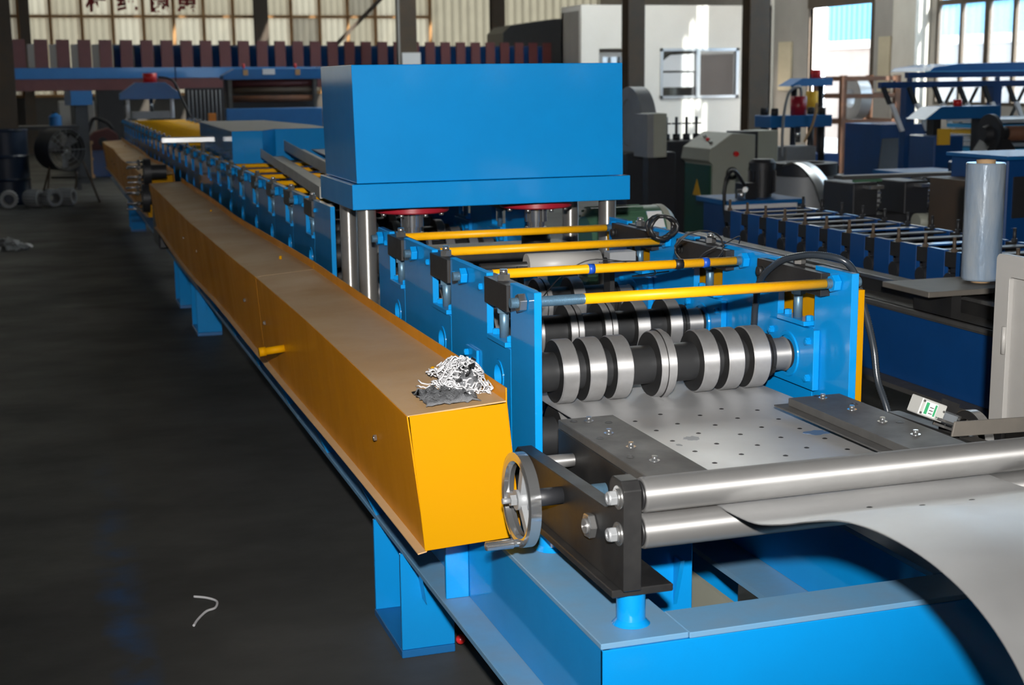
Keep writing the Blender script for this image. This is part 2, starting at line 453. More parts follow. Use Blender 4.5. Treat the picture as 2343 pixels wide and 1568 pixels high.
wall_back = S(G().box(WLX, WRX, WBY, WBY + 0.25, 0, 1.25).obj('wall_back', DWALL)); wall_back['label'] = 'far wall of pale corrugated panels in an amber steel grid'
MX = [0.375 + 0.671 * i for i in range(-15, 14)]
ROWZ = [1.25, 2.995, 4.74, 6.4, 8.0]
pmesh = {}
for i in range(len(MX) - 1):
    for r in range(4):
        key = (r, random.choice([0, 0, 0, 1, 1, 2]) if r < 2 else 0)
        w = 0.625; h = ROWZ[r + 1] - ROWZ[r] - 0.06
        if key not in pmesh: pmesh[key] = ribsheet(w, h, 4, 0.022).mesh('panel', PANELS[key[1]])
        o = bpy.data.objects.new('panel', pmesh[key]); COL.objects.link(o); o.parent = wall_back
        o.location = Vector(((MX[i] + MX[i + 1]) / 2, WBY + 0.06, ROWZ[r] + 0.03)) - wall_back.location
for x in MX:
    G().box(x - 0.035, x + 0.035, WBY - 0.02, WBY + 0.14, 1.25, CZ).obj('mullion', MULL, wall_back)
for z in ROWZ[:-1]:
    G().box(MX[0], MX[-1], WBY - 0.035, WBY + 0.10, z - 0.03, z + 0.03).obj('rail', MULL, wall_back)
cm = ribsheet(0.80, 6.7, 4, 0.04).mesh('panel', PANELS[1])
for k in range(6):
    o = bpy.data.objects.new('panel', cm); COL.objects.link(o); o.parent = wall_back
    o.location = Vector((MX[-1] + 0.42 + 0.80 * k, WBY + 0.05, 1.27)) - wall_back.location
for sx, zz in ((-1, 0), ):
    G().quadslab((6.7, WBY - 0.1, 2.35), (6.8, WBY - 0.1, 2.32), (8.45, WBY - 0.1, 3.9), (8.35, WBY - 0.1, 3.93), 0.03).obj('brace', BRSTEEL, wall_back)
# painted characters, one to a panel
for ch, px in (('\u675c', 1.385), ('\u7edd', 2.06), ('\u9690', 2.77), ('\u60a3', 3.38)):
    c = bpy.data.curves.new('character', 'FONT'); c.body = ch; c.size = 0.46; c.align_x = 'CENTER'; c.extrude = 0.004; c.offset = 0.016; c.resolution_u = 2
    t = bpy.data.objects.new('tmp', c); COL.objects.link(t)
    bpy.context.view_layer.update()
    me = bpy.data.meshes.new_from_object(t.evaluated_get(bpy.context.evaluated_depsgraph_get()))
    bpy.data.objects.remove(t)
    me.materials.clear(); me.materials.append(REDPR)
    o = bpy.data.objects.new('character', me); COL.objects.link(o); o.parent = wall_back
    o.rotation_euler = (radians(90), 0, 0)
    o.location = Vector((px, WBY + 0.015, 3.14)) - wall_back.location
    o['label'] = 'red painted character on a wall panel'

# right wall with window bays and a doorway
def wall_with_openings(name, x0, x1, y0, y1, z0, z1, ops, m):
    g = G(); cuts = sorted(ops)
    y = y0
    for (a, b, c, d) in cuts:
        g.box(x0, x1, y, a, z0, z1)
        if c > z0: g.box(x0, x1, a, b, z0, c)
        if d < z1: g.box(x0, x1, a, b, d, z1)
        y = b
    g.box(x0, x1, y, y1, z0, z1)
    return S(g.obj(name, m))
WIN = [(9.4, 13.2, 1.05, 6.6), (15.9, 19.72, 1.05, 6.6)]  # unseen near bay and raised window tops, added for more daylight
wr = wall_with_openings('wall_right', WRX, WRX + 0.08, -6.3, WBY + 0.25, 0, CZ, WIN + [(21.57, 23.62, 0.0, 2.76)], PLASTER)
wr['label'] = 'grey plastered side wall with tall windows'
n = 1
for (a, b, c, d) in WIN:
    w = G().box(WRX + 0.01, WRX + 0.07, a, b, c, c + 0.05).box(WRX + 0.01, WRX + 0.07, a, b, d - 0.05, d)
    w = S(w.obj('window_%d' % n, BRSTEEL)); n += 1
    G().box(WRX + 0.01, WRX + 0.07, a, b, 2.58, 2.66).obj('transom', BRSTEEL, w)
    G().box(WRX + 0.01, WRX + 0.07, a, b, 4.4, 4.48).obj('transom', BRSTEEL, w)
    st = (b - a) / 6
    for k in range(7):
        t = 0.055 if k % 2 == 0 else 0.03
        y = a + k * st
        G().box(WRX + 0.005, WRX + 0.075, y - t, y + t, c, d).obj('mullion', BRSTEEL, w)
    for k in range(6):
        for (z0, z1) in ((c + 0.05, 2.58), (2.66, 4.4), (4.48, d - 0.05)):
            G().box(WRX + 0.038, WRX + 0.044, a + k * st + 0.045, a + (k + 1) * st - 0.045, z0, z1).obj('pane', GLASS, w)
d1 = S(G().box(WRX - 0.02, WRX + 0.06, 21.50, 23.70, 2.72, 2.95).box(WRX - 0.02, WRX + 0.06, 21.49, 21.57, 0, 2.72).box(WRX - 0.02, WRX + 0.06, 23.62, 23.65, 0, 2.72).obj('door_1', BRSTEEL))
d1['label'] = 'open doorway with dark steel frame to the bright yard'
for i, (a, b, m) in enumerate(((19.86, 20.5, PILLAR), (8.2, 8.9, PILLAR), (14.2, 14.9, PILLAR), (25.0, 25.5, WHITE))):
    t = S(G().box(WRX - 0.28, WRX, a, b, 0, CZ).obj('trim_%d' % (i + 1), m)); t['label'] = 'pillar of the side wall'
# other walls
lw = S(G().box(WLX - 0.25, WLX, -6.3, WBY + 0.25, 0, 3.0).box(WLX - 0.25, WLX, -6.3, WBY + 0.25, 5.4, CZ).obj('wall_left', DWALL)); lw['label'] = 'dark side wall with a strip of dimmed panels'
lm = G().box(-0.01, 0, -0.52, 0.52, 0, 2.4).mesh('panel', PANELS[3])
for k in range(36):
    o = bpy.data.objects.new('panel', lm); COL.objects.link(o); o.parent = lw
    o.location = Vector((WLX - 0.1, -5.7 + 1.12 * k, 3.0)) - lw.location
wf = S(G().box(WLX - 0.3, 0.0, -6.3, -6.05, 0, CZ).box(8.0, WRX + 0.3, -6.3, -6.05, 0, CZ).box(0.0, 8.0, -6.3, -6.05, 0, 1.5).box(0.0, 8.0, -6.3, -6.05, 4.2, CZ).obj('wall_front', DWALL))
fm = G().box(-0.49, 0.49, -0.006, 0, 0, 2.7).mesh('panel', PANELS[0])  # panel strip added behind the viewer as daylight fill
for k in range(8):
    o = bpy.data.objects.new('panel', fm); COL.objects.link(o); o.parent = wf; o.location = Vector((0.5 + k, -6.15, 1.5)) - wf.location
wf['label'] = 'dark wall behind the viewer with added daylight panels'

# shed outside
sh = thing('shed', 'sky blue corrugated shed seen through the doorway and windows', 'shed', (19.0, 22.0, -0.05))
G().box(19.0, 19.3, 8.0, 32.45, -0.05, 2.15).obj('lower_wall', SHEDGREY, sh)
G().box(18.96, 19.3, 8.0, 32.45, 2.15, 2.34).obj('sill_band', WHITE, sh)
G().box(19.1, 26, 8.0, 32.45, 2.34, 6.0).obj('body', SHEDBLUE, sh)
sm = ribsheet(0.94, 3.7, 4, 0.03).mesh('wall_panel', SHEDBLUE)
for k in range(26):
    o = bpy.data.objects.new('wall_panel', sm); COL.objects.link(o); o.parent = sh
    o.rotation_euler = (0, 0, -pi / 2); o.location = Vector((19.02, 8.47 + 0.94 * k, 2.35)) - OFF[sh.name]

# white plastered office
of = thing('office', 'small white plastered office room with sliding windows', 'office', (11.4, 25.5, 0))
OX0, OX1, OY0, OY1, OZ = 9.55, 13.45, 25.0, 26.05, 2.74
g = G()
wx0, wx1, wz0, wz1 = 11.13, 12.76, 1.12, 2.05
dx0, dx1 = 9.90, 10.50
g.box(OX0, dx0, OY0, OY0 + 0.12, 0, OZ); g.box(dx0, dx1, OY0, OY0 + 0.12, 2.05, OZ); g.box(dx1, wx0, OY0, OY0 + 0.12, 0, OZ)
g.box(wx0, wx1, OY0, OY0 + 0.12, 0, wz0); g.box(wx0, wx1, OY0, OY0 + 0.12, wz1, OZ); g.box(wx1, OX1, OY0, OY0 + 0.12, 0, OZ)
g.obj('front_wall', WHITE, of)
G().box(OX0, OX0 + 0.1, OY0 + 0.12, OY1, 0, OZ).obj('side_wall', PLASTER, of)  # shade on the white side wall, put in as grey plaster
G().box(OX0, OX1, OY1 - 0.1, OY1, 0, OZ).obj('rear_wall', WHITE, of)
G().box(OX0, OX1, OY0, OY1, OZ, OZ + 0.1).obj('roof', WHITE, of)
w = G().box(wx0, wx1, OY0 - 0.03, OY0 + 0.1, wz0, wz0 + 0.05).box(wx0, wx1, OY0 - 0.03, OY0 + 0.1, wz1 - 0.05, wz1).box(wx0, wx0 + 0.05, OY0 - 0.03, OY0 + 0.1, wz0, wz1).box(wx1 - 0.06, wx1, OY0 - 0.03, OY0 + 0.1, wz0, wz1).obj('window', ALU, of)
G().box(11.86, 11.94, OY0 - 0.04, OY0 + 0.1, wz0, wz1).obj('sash_bar', ALU, w)
G().box(wx0 + 0.05, 11.87, OY0 + 0.05, OY0 + 0.055, wz0 + 0.05, wz1 - 0.05).obj('pane', OGLASS, w)
G().box(11.93, wx1 - 0.06, OY0 + 0.03, OY0 + 0.035, wz0 + 0.05, wz1 - 0.05).obj('pane', OGLASS, w)
G().add([(11.2, OY0 + 0.02, 1.64), (11.85, OY0 + 0.02, 1.63), (11.85, OY0 + 0.02, 1.95), (11.35, OY0 + 0.02, 1.93), (11.2, OY0 + 0.02, 1.82),
         (11.2, OY0 + 0.024, 1.64), (11.85, OY0 + 0.024, 1.63), (11.85, OY0 + 0.024, 1.95), (11.35, OY0 + 0.024, 1.93), (11.2, OY0 + 0.024, 1.82)],
        [(0, 1, 2, 3, 4), (9, 8, 7, 6, 5), (0, 5, 6, 1), (1, 6, 7, 2), (2, 7, 8, 3), (3, 8, 9, 4), (4, 9, 5, 0)]).obj('paper_sheet', WPAPER, w)
G().box(11.18, 11.84, OY0 + 0.02, OY0 + 0.024, 1.33, 1.60).obj('paper_sheet', WPAPER, w)
d = G().box(dx0, dx1, OY0 + 0.03, OY0 + 0.08, 0, 1.98).obj('door', GREYP, of)
G().box(dx0 + 0.08, dx1 - 0.08, OY0 + 0.02, OY0 + 0.03, 1.2, 1.9).obj('pane', OGLASS, d)
# lean-to roof left of the office
G().prism([(9.75, 0.0), (9.75, 2.50), (9.92, 2.66), (10.9, 2.80), (11.5, 2.84), (11.5, 0.0)], 'y', 30.3, 31.5).obj('dust_hood', CASTD, label='dark sloping sheet hood behind the white office corner', cat='hood')

# steel columns
def column(x, y, w, lab, m=BRSTEEL, h=CZ):
    t = thing('steel_column', lab, 'column', (x, y, 0), 'steel roof columns')
    G().box(x - w / 2, x + w / 2, y - 0.14, y - 0.12, 0.02, h).obj('flange', m, t)
    G().box(x - w / 2, x + w / 2, y + 0.12, y + 0.14, 0.02, h).obj('flange', m, t)
    G().box(x - 0.01, x + 0.01, y - 0.12, y + 0.12, 0.02, h).obj('web', m, t)
    G().box(x - w * 0.8, x + w * 0.8, y - 0.2, y + 0.2, 0, 0.02).obj('base_plate', m, t)
    return t
column(-0.46, 21.0, 0.36, 'dark steel column at the far left edge behind the fan')
column(-0.16, 33.6, 0.22, 'narrow dark steel column on the far wall, leftmost')
column(4.98, 33.6, 0.30, 'dark steel column on the far wall beside the red characters')
c905 = column(6.05, 24.2, 0.30, 'grey edged steel column rising behind the blue press hood')
G().box(5.86, 5.89, 24.0, 24.1, 0.1, CZ).obj('conduit', GREYP, c905)
G().box(5.93, 6.25, 24.03, 24.05, 1.78, 1.98).obj('notice', WPAPER, c905)
column(10.35, 32.6, 0.30, 'steel column beside the dark hood near the office')
column(8.55, 20.2, 0.26, 'brown steel column in front of the white office wall')
column(10.60, 20.2, 0.34, 'dark steel column at the right end of the white office wall', BRSTEEL)
for i, (y0, y1, lab) in enumerate(((24.25, 24.75, 'pale notice board on the wall left of the doorway'), (20.95, 21.3, 'pale notice board on the wall right of the doorway'))):
    t = G().box(WRX - 0.03, WRX, y0, y1, 1.25, 2.15).obj('notice_board', CREAM, label=lab, cat='notice board')

# ================================================================== MAIN ROLL FORMING LINE
XL, XLI, XRI, XR = 1.042, 1.060, 1.866, 1.886        # outer / inner faces of the side plates
YE = 19.7
base = thing('steel_chassis', 'long blue welded steel base frame under the roll forming line', 'machine frame', (1.4, 2.35, 0))
SEG = [2.292, 5.2, 8.4, 11.4, 14.4, 17.2, YE]
for a, b in zip(SEG[:-1], SEG[1:]):
    y1 = b - 0.004
    w = G().box(0.914, 0.930, a, y1, 0.312, 0.515).obj('beam_web', BLUE, base)
    G().box(0.912, 1.088, a - (0.002 if a > 3 else 0), y1, 0.5155, 0.527).obj('top_flange', DUSTY, w, bevel=0.0015)
    G().box(0.845, 1.0, a, y1, 0.296, 0.311).obj('bottom_flange', DUSTY, w, bevel=0.0015)
    w = G().box(1.700, 1.716, a + 0.12, y1, 0.312, 0.515).obj('beam_web', BLUE, base)
    G().box(1.700, 1.90, a + 0.12, y1, 0.5155, 0.527).obj('top_flange', DUSTY, w)
    G().box(1.585, 1.84, a + 0.12, y1, 0.296, 0.311).obj('bottom_flange', DUSTY, w)
fw = G().box(0.914, 2.05, 2.288, 2.300, 0.25, 0.515).obj('front_beam', BLUE, base, bevel=0.0015)
G().box(1.0885, 2.05, 2.288, 2.405, 0.5155, 0.5272).obj('top_flange', DUSTY, fw, bevel=0.0015)
G().box(0.90, 2.05, 2.300, 2.40, 0.25, 0.262).obj('bottom_flange', BLUE, fw)
for y in (2.9, 4.75, 6.6, 9.2, 12.2, 15.2, 18.2):
    G().box(0.931, 1.384 if y == 2.9 else 1.699, y, y + 0.05, 0.20 if y == 2.9 else 0.315, 0.514).obj('cross_member', BLUE, base, bevel=0.002)
G().prism([(2.9, 0.45), (2.9, 0.33), (2.86, 0.45)], 'x', 1.335, 1.345).obj('gusset', BLUE, base)
for y in (3.16, 3.95, 4.75, 5.55, 6.35, 7.15, 7.95, 8.75, 9.55):
    s_ = G().box(0.856, 0.9135, y, y + 0.012, 0.3115, 0.5150).obj('stiffener', BLUE, base, bevel=0.0015)
for y in (3.88, 4.62, 5.40, 6.20, 7.0, 7.8, 8.6):
    G().prism([(0.846, 0.3115), (0.9135, 0.3115), (0.9135, 0.512), (0.905, 0.527), (0.748, 0.527)], 'y', y, y + 0.012).obj('cover_bracket', BLUE, base)
def foot(x0, x1, y0, y1, red=False):
    f = G().box(x0, x1, y0 - 0.004, y1, 0, 0.022).obj('foot_plate', MBLUE, base, bevel=0.002)
    G().box(x0 + 0.002, x1, y0, y0 + 0.014, 0.022, 0.2955).obj('foot_cheek', BLUE, f, bevel=0.0015)
    G().box(x0 + 0.002, x1, y1 - 0.014, y1, 0.022, 0.2955).obj('foot_cheek', BLUE, f, bevel=0.0015)
    G().box(x1 - 0.016, x1 - 0.004, y0 + 0.014, y1 - 0.014, 0.022, 0.2955).obj('foot_web', BLUE, f)
    G().prism([(x1 - 0.09, 0.27), (x1 - 0.09, 0.165), (x1 - 0.105, 0.27)][:3], 'y', y0 - 0.05, y0).obj('gusset', BLUE, f)
    if red: G().sph((x1 + 0.016, y0 + 0.0, 0.032), 0.0135).obj('red_cap', BRED, f)
for y0 in (3.566, 8.82, 9.98, 15.4): foot(0.838, 0.988, y0, y0 + 0.336, y0 < 4)
for y0 in (3.566, 8.82, 15.4): foot(1.70, 1.85, y0, y0 + 0.336)

# cable tray on the floor under the line
ct = thing('cable_tray', 'grey green sheet metal cable tray under the blue frame', 'cable tray', (1.55, 3.3, 0))
G().box(1.44, 1.455, 2.55, 4.4, 0.0, 0.20).obj('side', GRGREEN, ct); G().box(1.62, 1.635, 2.55, 4.4, 0.0, 0.20).obj('side', GRGREEN, ct)
G().box(1.455, 1.62, 2.55, 4.4, 0.0, 0.01).obj('bottom', GRGREEN, ct)
G().tube([(1.53 + 0.02 * sin(k), 2.6 + 0.15 * k, 0.03) for k in range(12)], 0.012).obj('cable', RUBBER, ct)

# ------------------------------------------------------------------ roll stands
def roll_mesh(x0, x1, yc, zc, r, groove=0):
    w = x1 - x0; c = 0.003
    prof = [(0, 0.02), (0, r - c), (c, r)]
    if groove == 1: prof += [(w * 0.45, r), (w * 0.47, r - 0.006), (w * 0.55, r - 0.006), (w * 0.57, r)]
    if groove == 2: prof += [(w * 0.40, r), (w * 0.42, r + 0.004), (w * 0.75, r + 0.004), (w * 0.78, r - 0.003)]
    prof += [(w - c, r if groove != 2 else r - 0.003), (w, r - c), (w, 0.02)]
    return G().lathe((x0, yc, zc), (x1, yc, zc), prof, 40)
def roll(parent, x0, x1, yc, zc, r, groove=0):
    o = roll_mesh(x0, x1, yc, zc, r, groove).obj('roll', BLACK, parent)
    o.data.materials.append(STEEL)
    off = OFF[parent.name]
    for p in o.data.polygons:
        c = p.center + off
        if math.hypot(c.y - yc, c.z - zc) > r - 0.012 and abs(p.normal.x) < 0.9: p.material_index = 1
    return o
BANDS = [[(1.186, 1.229, 0), (1.257, 1.302, 0), (1.330, 1.374, 0), (1.448, 1.491, 2), (1.568, 1.612, 0), (1.638, 1.683, 0), (1.710, 1.758, 0)],
         [(1.180, 1.215, 0), (1.283, 1.325, 0), (1.405, 1.445, 1), (1.510, 1.549, 1), (1.612, 1.651, 0), (1.715, 1.754, 0)],
         [(1.170, 1.205, 0), (1.275, 1.315, 1), (1.39, 1.43, 1), (1.50, 1.54, 1), (1.615, 1.655, 0)]]
def make_stand(Y, label, bands, tall_end=0.526, rod_y=0.375, detail=True, front=0.0):
    t = thing('roll_stand', label, 'roll stand', (1.464, Y, 0.527), 'roll stands along the forming line')
    hole = [circ(Y + 0.10, 0.82, 0.042)]
    for (x0, x1) in ((XL, XLI), (XRI, XR)):
        G().prism([(Y, 0.5275), (Y, 0.905), (Y + 0.19, 0.905), (Y + 0.19, 1.067), (Y + tall_end, 1.067), (Y + tall_end, 0.5275)], 'x', x0, x1, hole).obj('side_plate', BLUE, t, bevel=0.0012)
        if front: G().box(x0, x1, Y - front, Y - 0.0015, 0.5275, 1.067).obj('end_plate', BLUE, t, bevel=0.0012)
    for s in (-1, 1):
        def X(a): return 1.464 + s * a               # a measured from the machine centre line
        def bx(a0, a1, *r): return G().box(min(X(a0), X(a1)), max(X(a0), X(a1)), *r)
        # bearing ring in the plate hole
        G().lathe((X(0.424), Y + 0.10, 0.82), (X(0.40), Y + 0.10, 0.82), [(0, 0.030), (0, 0.0415), (0.02, 0.0415), (0.02, 0.030), (0, 0.030)], 24).obj('bearing_ring', BLUE, t)
        if detail:
            b = bx(0.384, 0.4015, Y - 0.035, Y + 0.205, 0.745, 0.903).obj('bearing_block', BLUE, t, bevel=0.0015)
            for (yy, zz) in ((-0.012, 0.775), (-0.012, 0.872), (0.183, 0.775), (0.183, 0.872)):
                bolt(b, (X(0.384), Y + yy, zz), (-s, 0, 0), 0.010, 0.012, BLUE)
            G().lathe((X(0.384), Y + 0.10, 0.82), (X(0.380), Y + 0.10, 0.82), [(0, 0.05), (0, 0.062), (0.004, 0.060), (0.004, 0.05)], 28).obj('bearing_cover', BLUE, b)
            c = bx(0.385, 0.43, Y + 0.02, Y + 0.165, 0.9055, 0.918).obj('cap_plate', BLUE, t, bevel=0.001)
            for yy in (0.035, 0.15): bolt(c, (X(0.41), Y + yy, 0.918), (0, 0, 1), 0.011, 0.012, BLUE)
            sc = G().cyl((X(0.408), Y + 0.092, 0.918), (X(0.408), Y + 0.092, 0.995), 0.012, n=14).obj('adjusting_screw', THREAD, t)
            G().hexn((X(0.408), Y + 0.092, 0.980), (X(0.408), Y + 0.092, 0.9945), 0.019).obj('lock_nut', THREAD, sc)
        br = bx(0.376, 0.4035, Y - 0.075, Y + 0.265, 0.998, 1.056).obj('bridge_bar', BLACK, t, bevel=0.001)
        bx(0.4037, 0.430, Y + 0.004, Y + 0.186, 0.995, 1.060).obj('bridge_insert', BLACK, br, bevel=0.001)
        n_ = G().hexn((X(0.408), Y + 0.092, 1.0605), (X(0.408), Y + 0.092, 1.076), 0.017); n_.cyl((X(0.408), Y + 0.092, 1.076), (X(0.408), Y + 0.092, 1.088), 0.010, n=12)
        n_.obj('adjuster_nut', BRIGHT if True else BLACK, br)
        if detail:
            for yy in (-0.045, 0.235):
                bolt(br, (X(0.376), Y + yy, 1.026), (-s, 0, 0), 0.012, 0.012, BLACK, socket=True, washer=0.016)
                bolt(br, (X(0.422), Y + yy, 1.026), (s, 0, 0), 0.009, 0.008, BLUE)
    def rod(y):
        r_ = G().cyl((1.188 if y < 3.2 else 1.115, y, 1.036), (1.829, y, 1.036), 0.0128, n=18).obj('tie_rod', YELROD, t)
        g = G().cyl((1.005, y, 1.036), (1.928, y, 1.036), 0.0118, n=16); k = 1.0
        if detail:
            for a, b in ((1.006, 1.04), (1.062, 1.186 if y < 3.2 else 1.113), (1.831, 1.864), (1.888, 1.927)):
                nn = int((b - a) / 0.003)
                for i in range(nn): g.lathe((a + i * 0.003, y, 1.036), (a + i * 0.003 + 1, y, 1.036), [(0, 0.0112), (0.0015, 0.0128), (0.003, 0.0112)], 14)
        g.obj('thread', THREAD, r_)
        for (p, q) in ((1.0405, 1.0225), (1.0615, 1.076), (1.8645, 1.846), (1.8875, 1.903)):
            G().hexn((p, y, 1.036), (q, y, 1.036), 0.0225).obj('nut', BLUE if y > 3.2 or p > 1.05 else BRIGHT, r_, bevel=0.001)
    rod(Y + rod_y)
    if front and detail and Y < 3.5: rod(3.095)
    if bands:
        yc = Y + 0.10
        for zc, nm in ((0.82, 'upper_shaft'), (0.654, 'lower_shaft')):
            sh = G().lathe((1.075, yc, zc), (1.85, yc, zc), [(0, 0), (0, 0.040), (0.035, 0.040), (0.035, 0.052), (0.085, 0.052), (0.085, 0.050), (0.70, 0.050), (0.70, 0.040), (0.772, 0.040), (0.772, 0)], 28).obj(nm, DARKST, t)
            for (a, b, gv) in bands: roll(sh, a, b, yc, zc, 0.082 + (0.004 if gv == 2 else 0), gv)
            G().lathe((1.776, yc, zc), (1.84, yc, zc), [(0, 0.04), (0, 0.043), (0.055, 0.043), (0.06, 0.046), (0.06, 0.04)], 28).obj('bush', ROLLER, sh)
            G().lathe((1.085, yc, zc), (1.2, yc, zc), [(0, 0.04), (0, 0.055), (0.012, 0.055), (0.012, 0.051), (0.018, 0.051), (0.018, 0.058), (0.034, 0.058), (0.034, 0.04)], 28).obj('ring_nut', CHROME if nm == 'x' else BLACK, sh)
            G().lathe((1.76, yc, zc), (2, yc, zc), [(0, 0.045), (0, 0.06), (0.012, 0.06), (0.012, 0.052), (0.016, 0.052), (0.016, 0.058), (0.026, 0.058), (0.026, 0.04)], 28).obj('ring_nut', BLACK, sh)
            for k in range(4):
                a = 0.5 + k * pi / 2
                G().obox((1.112, yc + 0.057 * cos(a), zc + 0.057 * sin(a)), 0.012, 0.014, 0.006, rx=a + pi / 2).obj('lock_tab', BRIGHT, sh)
                G().obox((1.778, yc + 0.061 * cos(a), zc + 0.061 * sin(a)), 0.010, 0.016, 0.006, rx=a + pi / 2).obj('lock_tab', BLACK, sh)
    return t
s0 = make_stand(3.208, 'frontmost blue roll stand with seven steel rolls nearest the entry rollers', BANDS[0], front=0.178)
s1 = make_stand(3.736, 'second blue roll stand counted from the entry rollers', BANDS[1])
s2 = make_stand(4.264, 'third blue roll stand, directly before the press columns', BANDS[2], tall_end=0.352, rod_y=0.29)
# small blue angle bracket on the outside of the first stand
k = thing('angle_bracket', 'small blue angle bracket bolted outside the front roll stand', 'bracket', (1.03, 3.52, 0.785))
G().box(1.034, 1.0415, 3.47, 3.57, 0.785, 0.855).obj('upright', BLUE, k, bevel=0.001); G().box(0.985, 1.0338, 3.47, 3.57, 0.785, 0.792).obj('tab', BLUE, k)
for zz, yy in ((0.838, 3.55), (0.822, 3.51)): bolt(k, (1.034, yy, zz), (-1, 0, 0), 0.009, 0.010, BLUE)

# stands behind the press
ORD = ['first', 'second', 'third', 'fourth', 'fifth', 'sixth', 'seventh', 'eighth']
p0 = make_stand(5.80, 'blue roll stand right behind the press, first of the rear row', BANDS[1], front=0.36)
proto = make_stand(6.328, 'blue roll stand in the rear row, second behind the press', BANDS[1])
for j in range(2, 8):
    c = copy_tree(proto); c.location.y = 5.80 + 0.528 * j
    c['label'] = 'blue roll stand in the rear row, %s behind the press' % ORD[j]
NUM = ['ninth', 'tenth', 'eleventh', 'twelfth', 'thirteenth', 'fourteenth', 'fifteenth', 'sixteenth', 'seventeenth', 'eighteenth', 'nineteenth', 'twentieth', 'twenty-first', 'twenty-second', 'twenty-third', 'twenty-fourth', 'twenty-fifth', 'twenty-sixth and last']
far = make_stand(5.80 + 0.528 * 8, 'blue roll stand far along the line, ninth behind the press', None, detail=False)
for j in range(9, 26):
    c = copy_tree(far); c.location.y = 5.80 + 0.528 * j
    c['label'] = 'blue roll stand far along the line, %s behind the press' % NUM[j - 8]

# ------------------------------------------------------------------ yellow chain covers on the left
CV = [(0.711, 0.837), (0.932, 0.848), (0.959, 0.541), (0.739, 0.531)]     # TL TR BR BL (x,z) at the front end
def cover(name, label, ycuts, offs):
    t = thing(name, label, 'chain cover', (0.84, ycuts[0], 0.53), 'yellow chain covers')
    for i in range(len(ycuts) - 1):
        y0, y1 = ycuts[i], ycuts[i + 1] - 0.003
        d0, d1 = offs[i], offs[i + 1]
        n = 16
        def line(k, dx, dz, wob=0.0):
            out = []
            for j in range(n + 1):
                u = j / n; y = y0 + (y1 - y0) * u; o = d0 + (d1 - d0) * u
                out.append((CV[k][0] + o * 0.4 + dx + 0.004 * sin(1.7 * y + k) * wob, y, CV[k][1] + o + dz + 0.004 * sin(2.1 * y + 2 * k) * wob))
            return out
        TL, TR, BR, BL = line(0, 0, 0, 1), line(1, 0, 0, 1), line(2, 0, 0, 1), line(3, 0, 0, 1)
        top = G().grid([TL, TR], False).obj('top_panel', YDUST, t)
        sd = G().grid([BL, TL], False).obj('side_panel', ORANGE, t)
        inn = G().grid([TR, BR], False).obj('inner_panel', ORANGE, t)
        lip = G().grid([TR, [(p[0], p[1], p[2] + 0.030) for p in TR]], False).obj('lip', ORANGE, t)
        fl = G().grid([[(p[0] - 0.020, p[1], p[2] - 0.004) for p in BL], BL], False).obj('lower_flange', YDUST, t)
        for o in (top, sd, inn, lip, fl):
            md = o.modifiers.new('sheet', 'SOLIDIFY'); md.thickness = 0.003; md.offset = 0; md.use_rim = True
        for yy, zz in ((y0 + (y1 - y0) * 0.16, 0.70), (y0 + (y1 - y0) * 0.93, 0.695)):
            bolt(t, (CV[0][0] + (CV[3][0] - CV[0][0]) * (CV[0][1] - zz) / 0.306 + 0.4 * d0 - 0.004, yy, zz), (-1, 0, 0), 0.008, 0.007, BRIGHT)
        bolt(t, (0.87, y0 + (y1 - y0) * 0.17, 0.846 + d0), (0, 0, 1), 0.006, 0.012, YEL)
    y = ycuts[0]
    g = G().quadslab(*[(x, y + 0.001, z) for (x, z) in (CV[3], CV[2], CV[1], CV[0])], 0.003)
    g.obj('end_panel', YEL, t, bevel=0.001)
    return t
cv = cover('chain_cover', 'long yellow sheet metal chain cover in the foreground with rags on top', [2.90, 5.22, 7.54, 10.41], [0, 0.006, -0.012, 0.0])
G().cyl((0.665, 4.69, 0.661), (0.735, 4.69, 0.667), 0.013, n=16).cyl((0.642, 4.69, 0.659), (0.665, 4.69, 0.661), 0.016, n=16).obj('handle', YEL, cv)
cover('chain_cover', 'farther yellow chain cover beyond the exposed coupling studs', [11.13, 13.4, 15.8, 18.1], [0.012, 0.0, 0.01, 0.0])
# exposed coupling with studs between the covers
cp = thing('drive_coupling', 'exposed steel drive coupling with bright studs between the two yellow covers', 'coupling', (0.80, 10.75, 0.3))
G().box(0.76, 0.95, 10.5, 11.0, 0.36, 0.66).obj('gearbox', CASTD, cp, bevel=0.01)
for (yc, zc, r) in ((10.6, 0.91, 0.095), (10.9, 0.70, 0.105)):
    h = G().lathe((0.685, yc, zc), (1.0, yc, zc), [(0, 0), (0, r), (0.05, r), (0.05, 0.05), (0.16, 0.05), (0.16, 0)], 24).obj('hub', CASTD, cp)
    for a in range(6):
        aa = a * pi / 3 + 0.4
        p = (0.685, yc + r * 0.75 * cos(aa), zc + r * 0.75 * sin(aa))
        G().cyl(p, (0.57, p[1], p[2]), 0.008, n=10).obj('stud', BRIGHT, h)
        G().hexn((0.665, p[1], p[2]), (0.645, p[1], p[2]), 0.017).obj('nut', CHROME, h)
# yellow guard on the right side of the stands
rg = thing('chain_cover', 'yellow upright guard panel outside the right side plates', 'chain cover', (1.905, 3.9, 0.55), 'yellow chain covers')
G().box(1.912, 1.915, 3.05, 4.75, 0.5275, 1.022).obj('outer_panel', YEL, rg); G().box(1.8885, 1.9118, 3.05, 3.053, 0.5275, 1.022).obj('front_panel', YEL, rg)
G().box(1.90, 1.9118, 3.055, 4.75, 1.019, 1.022).obj('top_panel', YEL, rg)

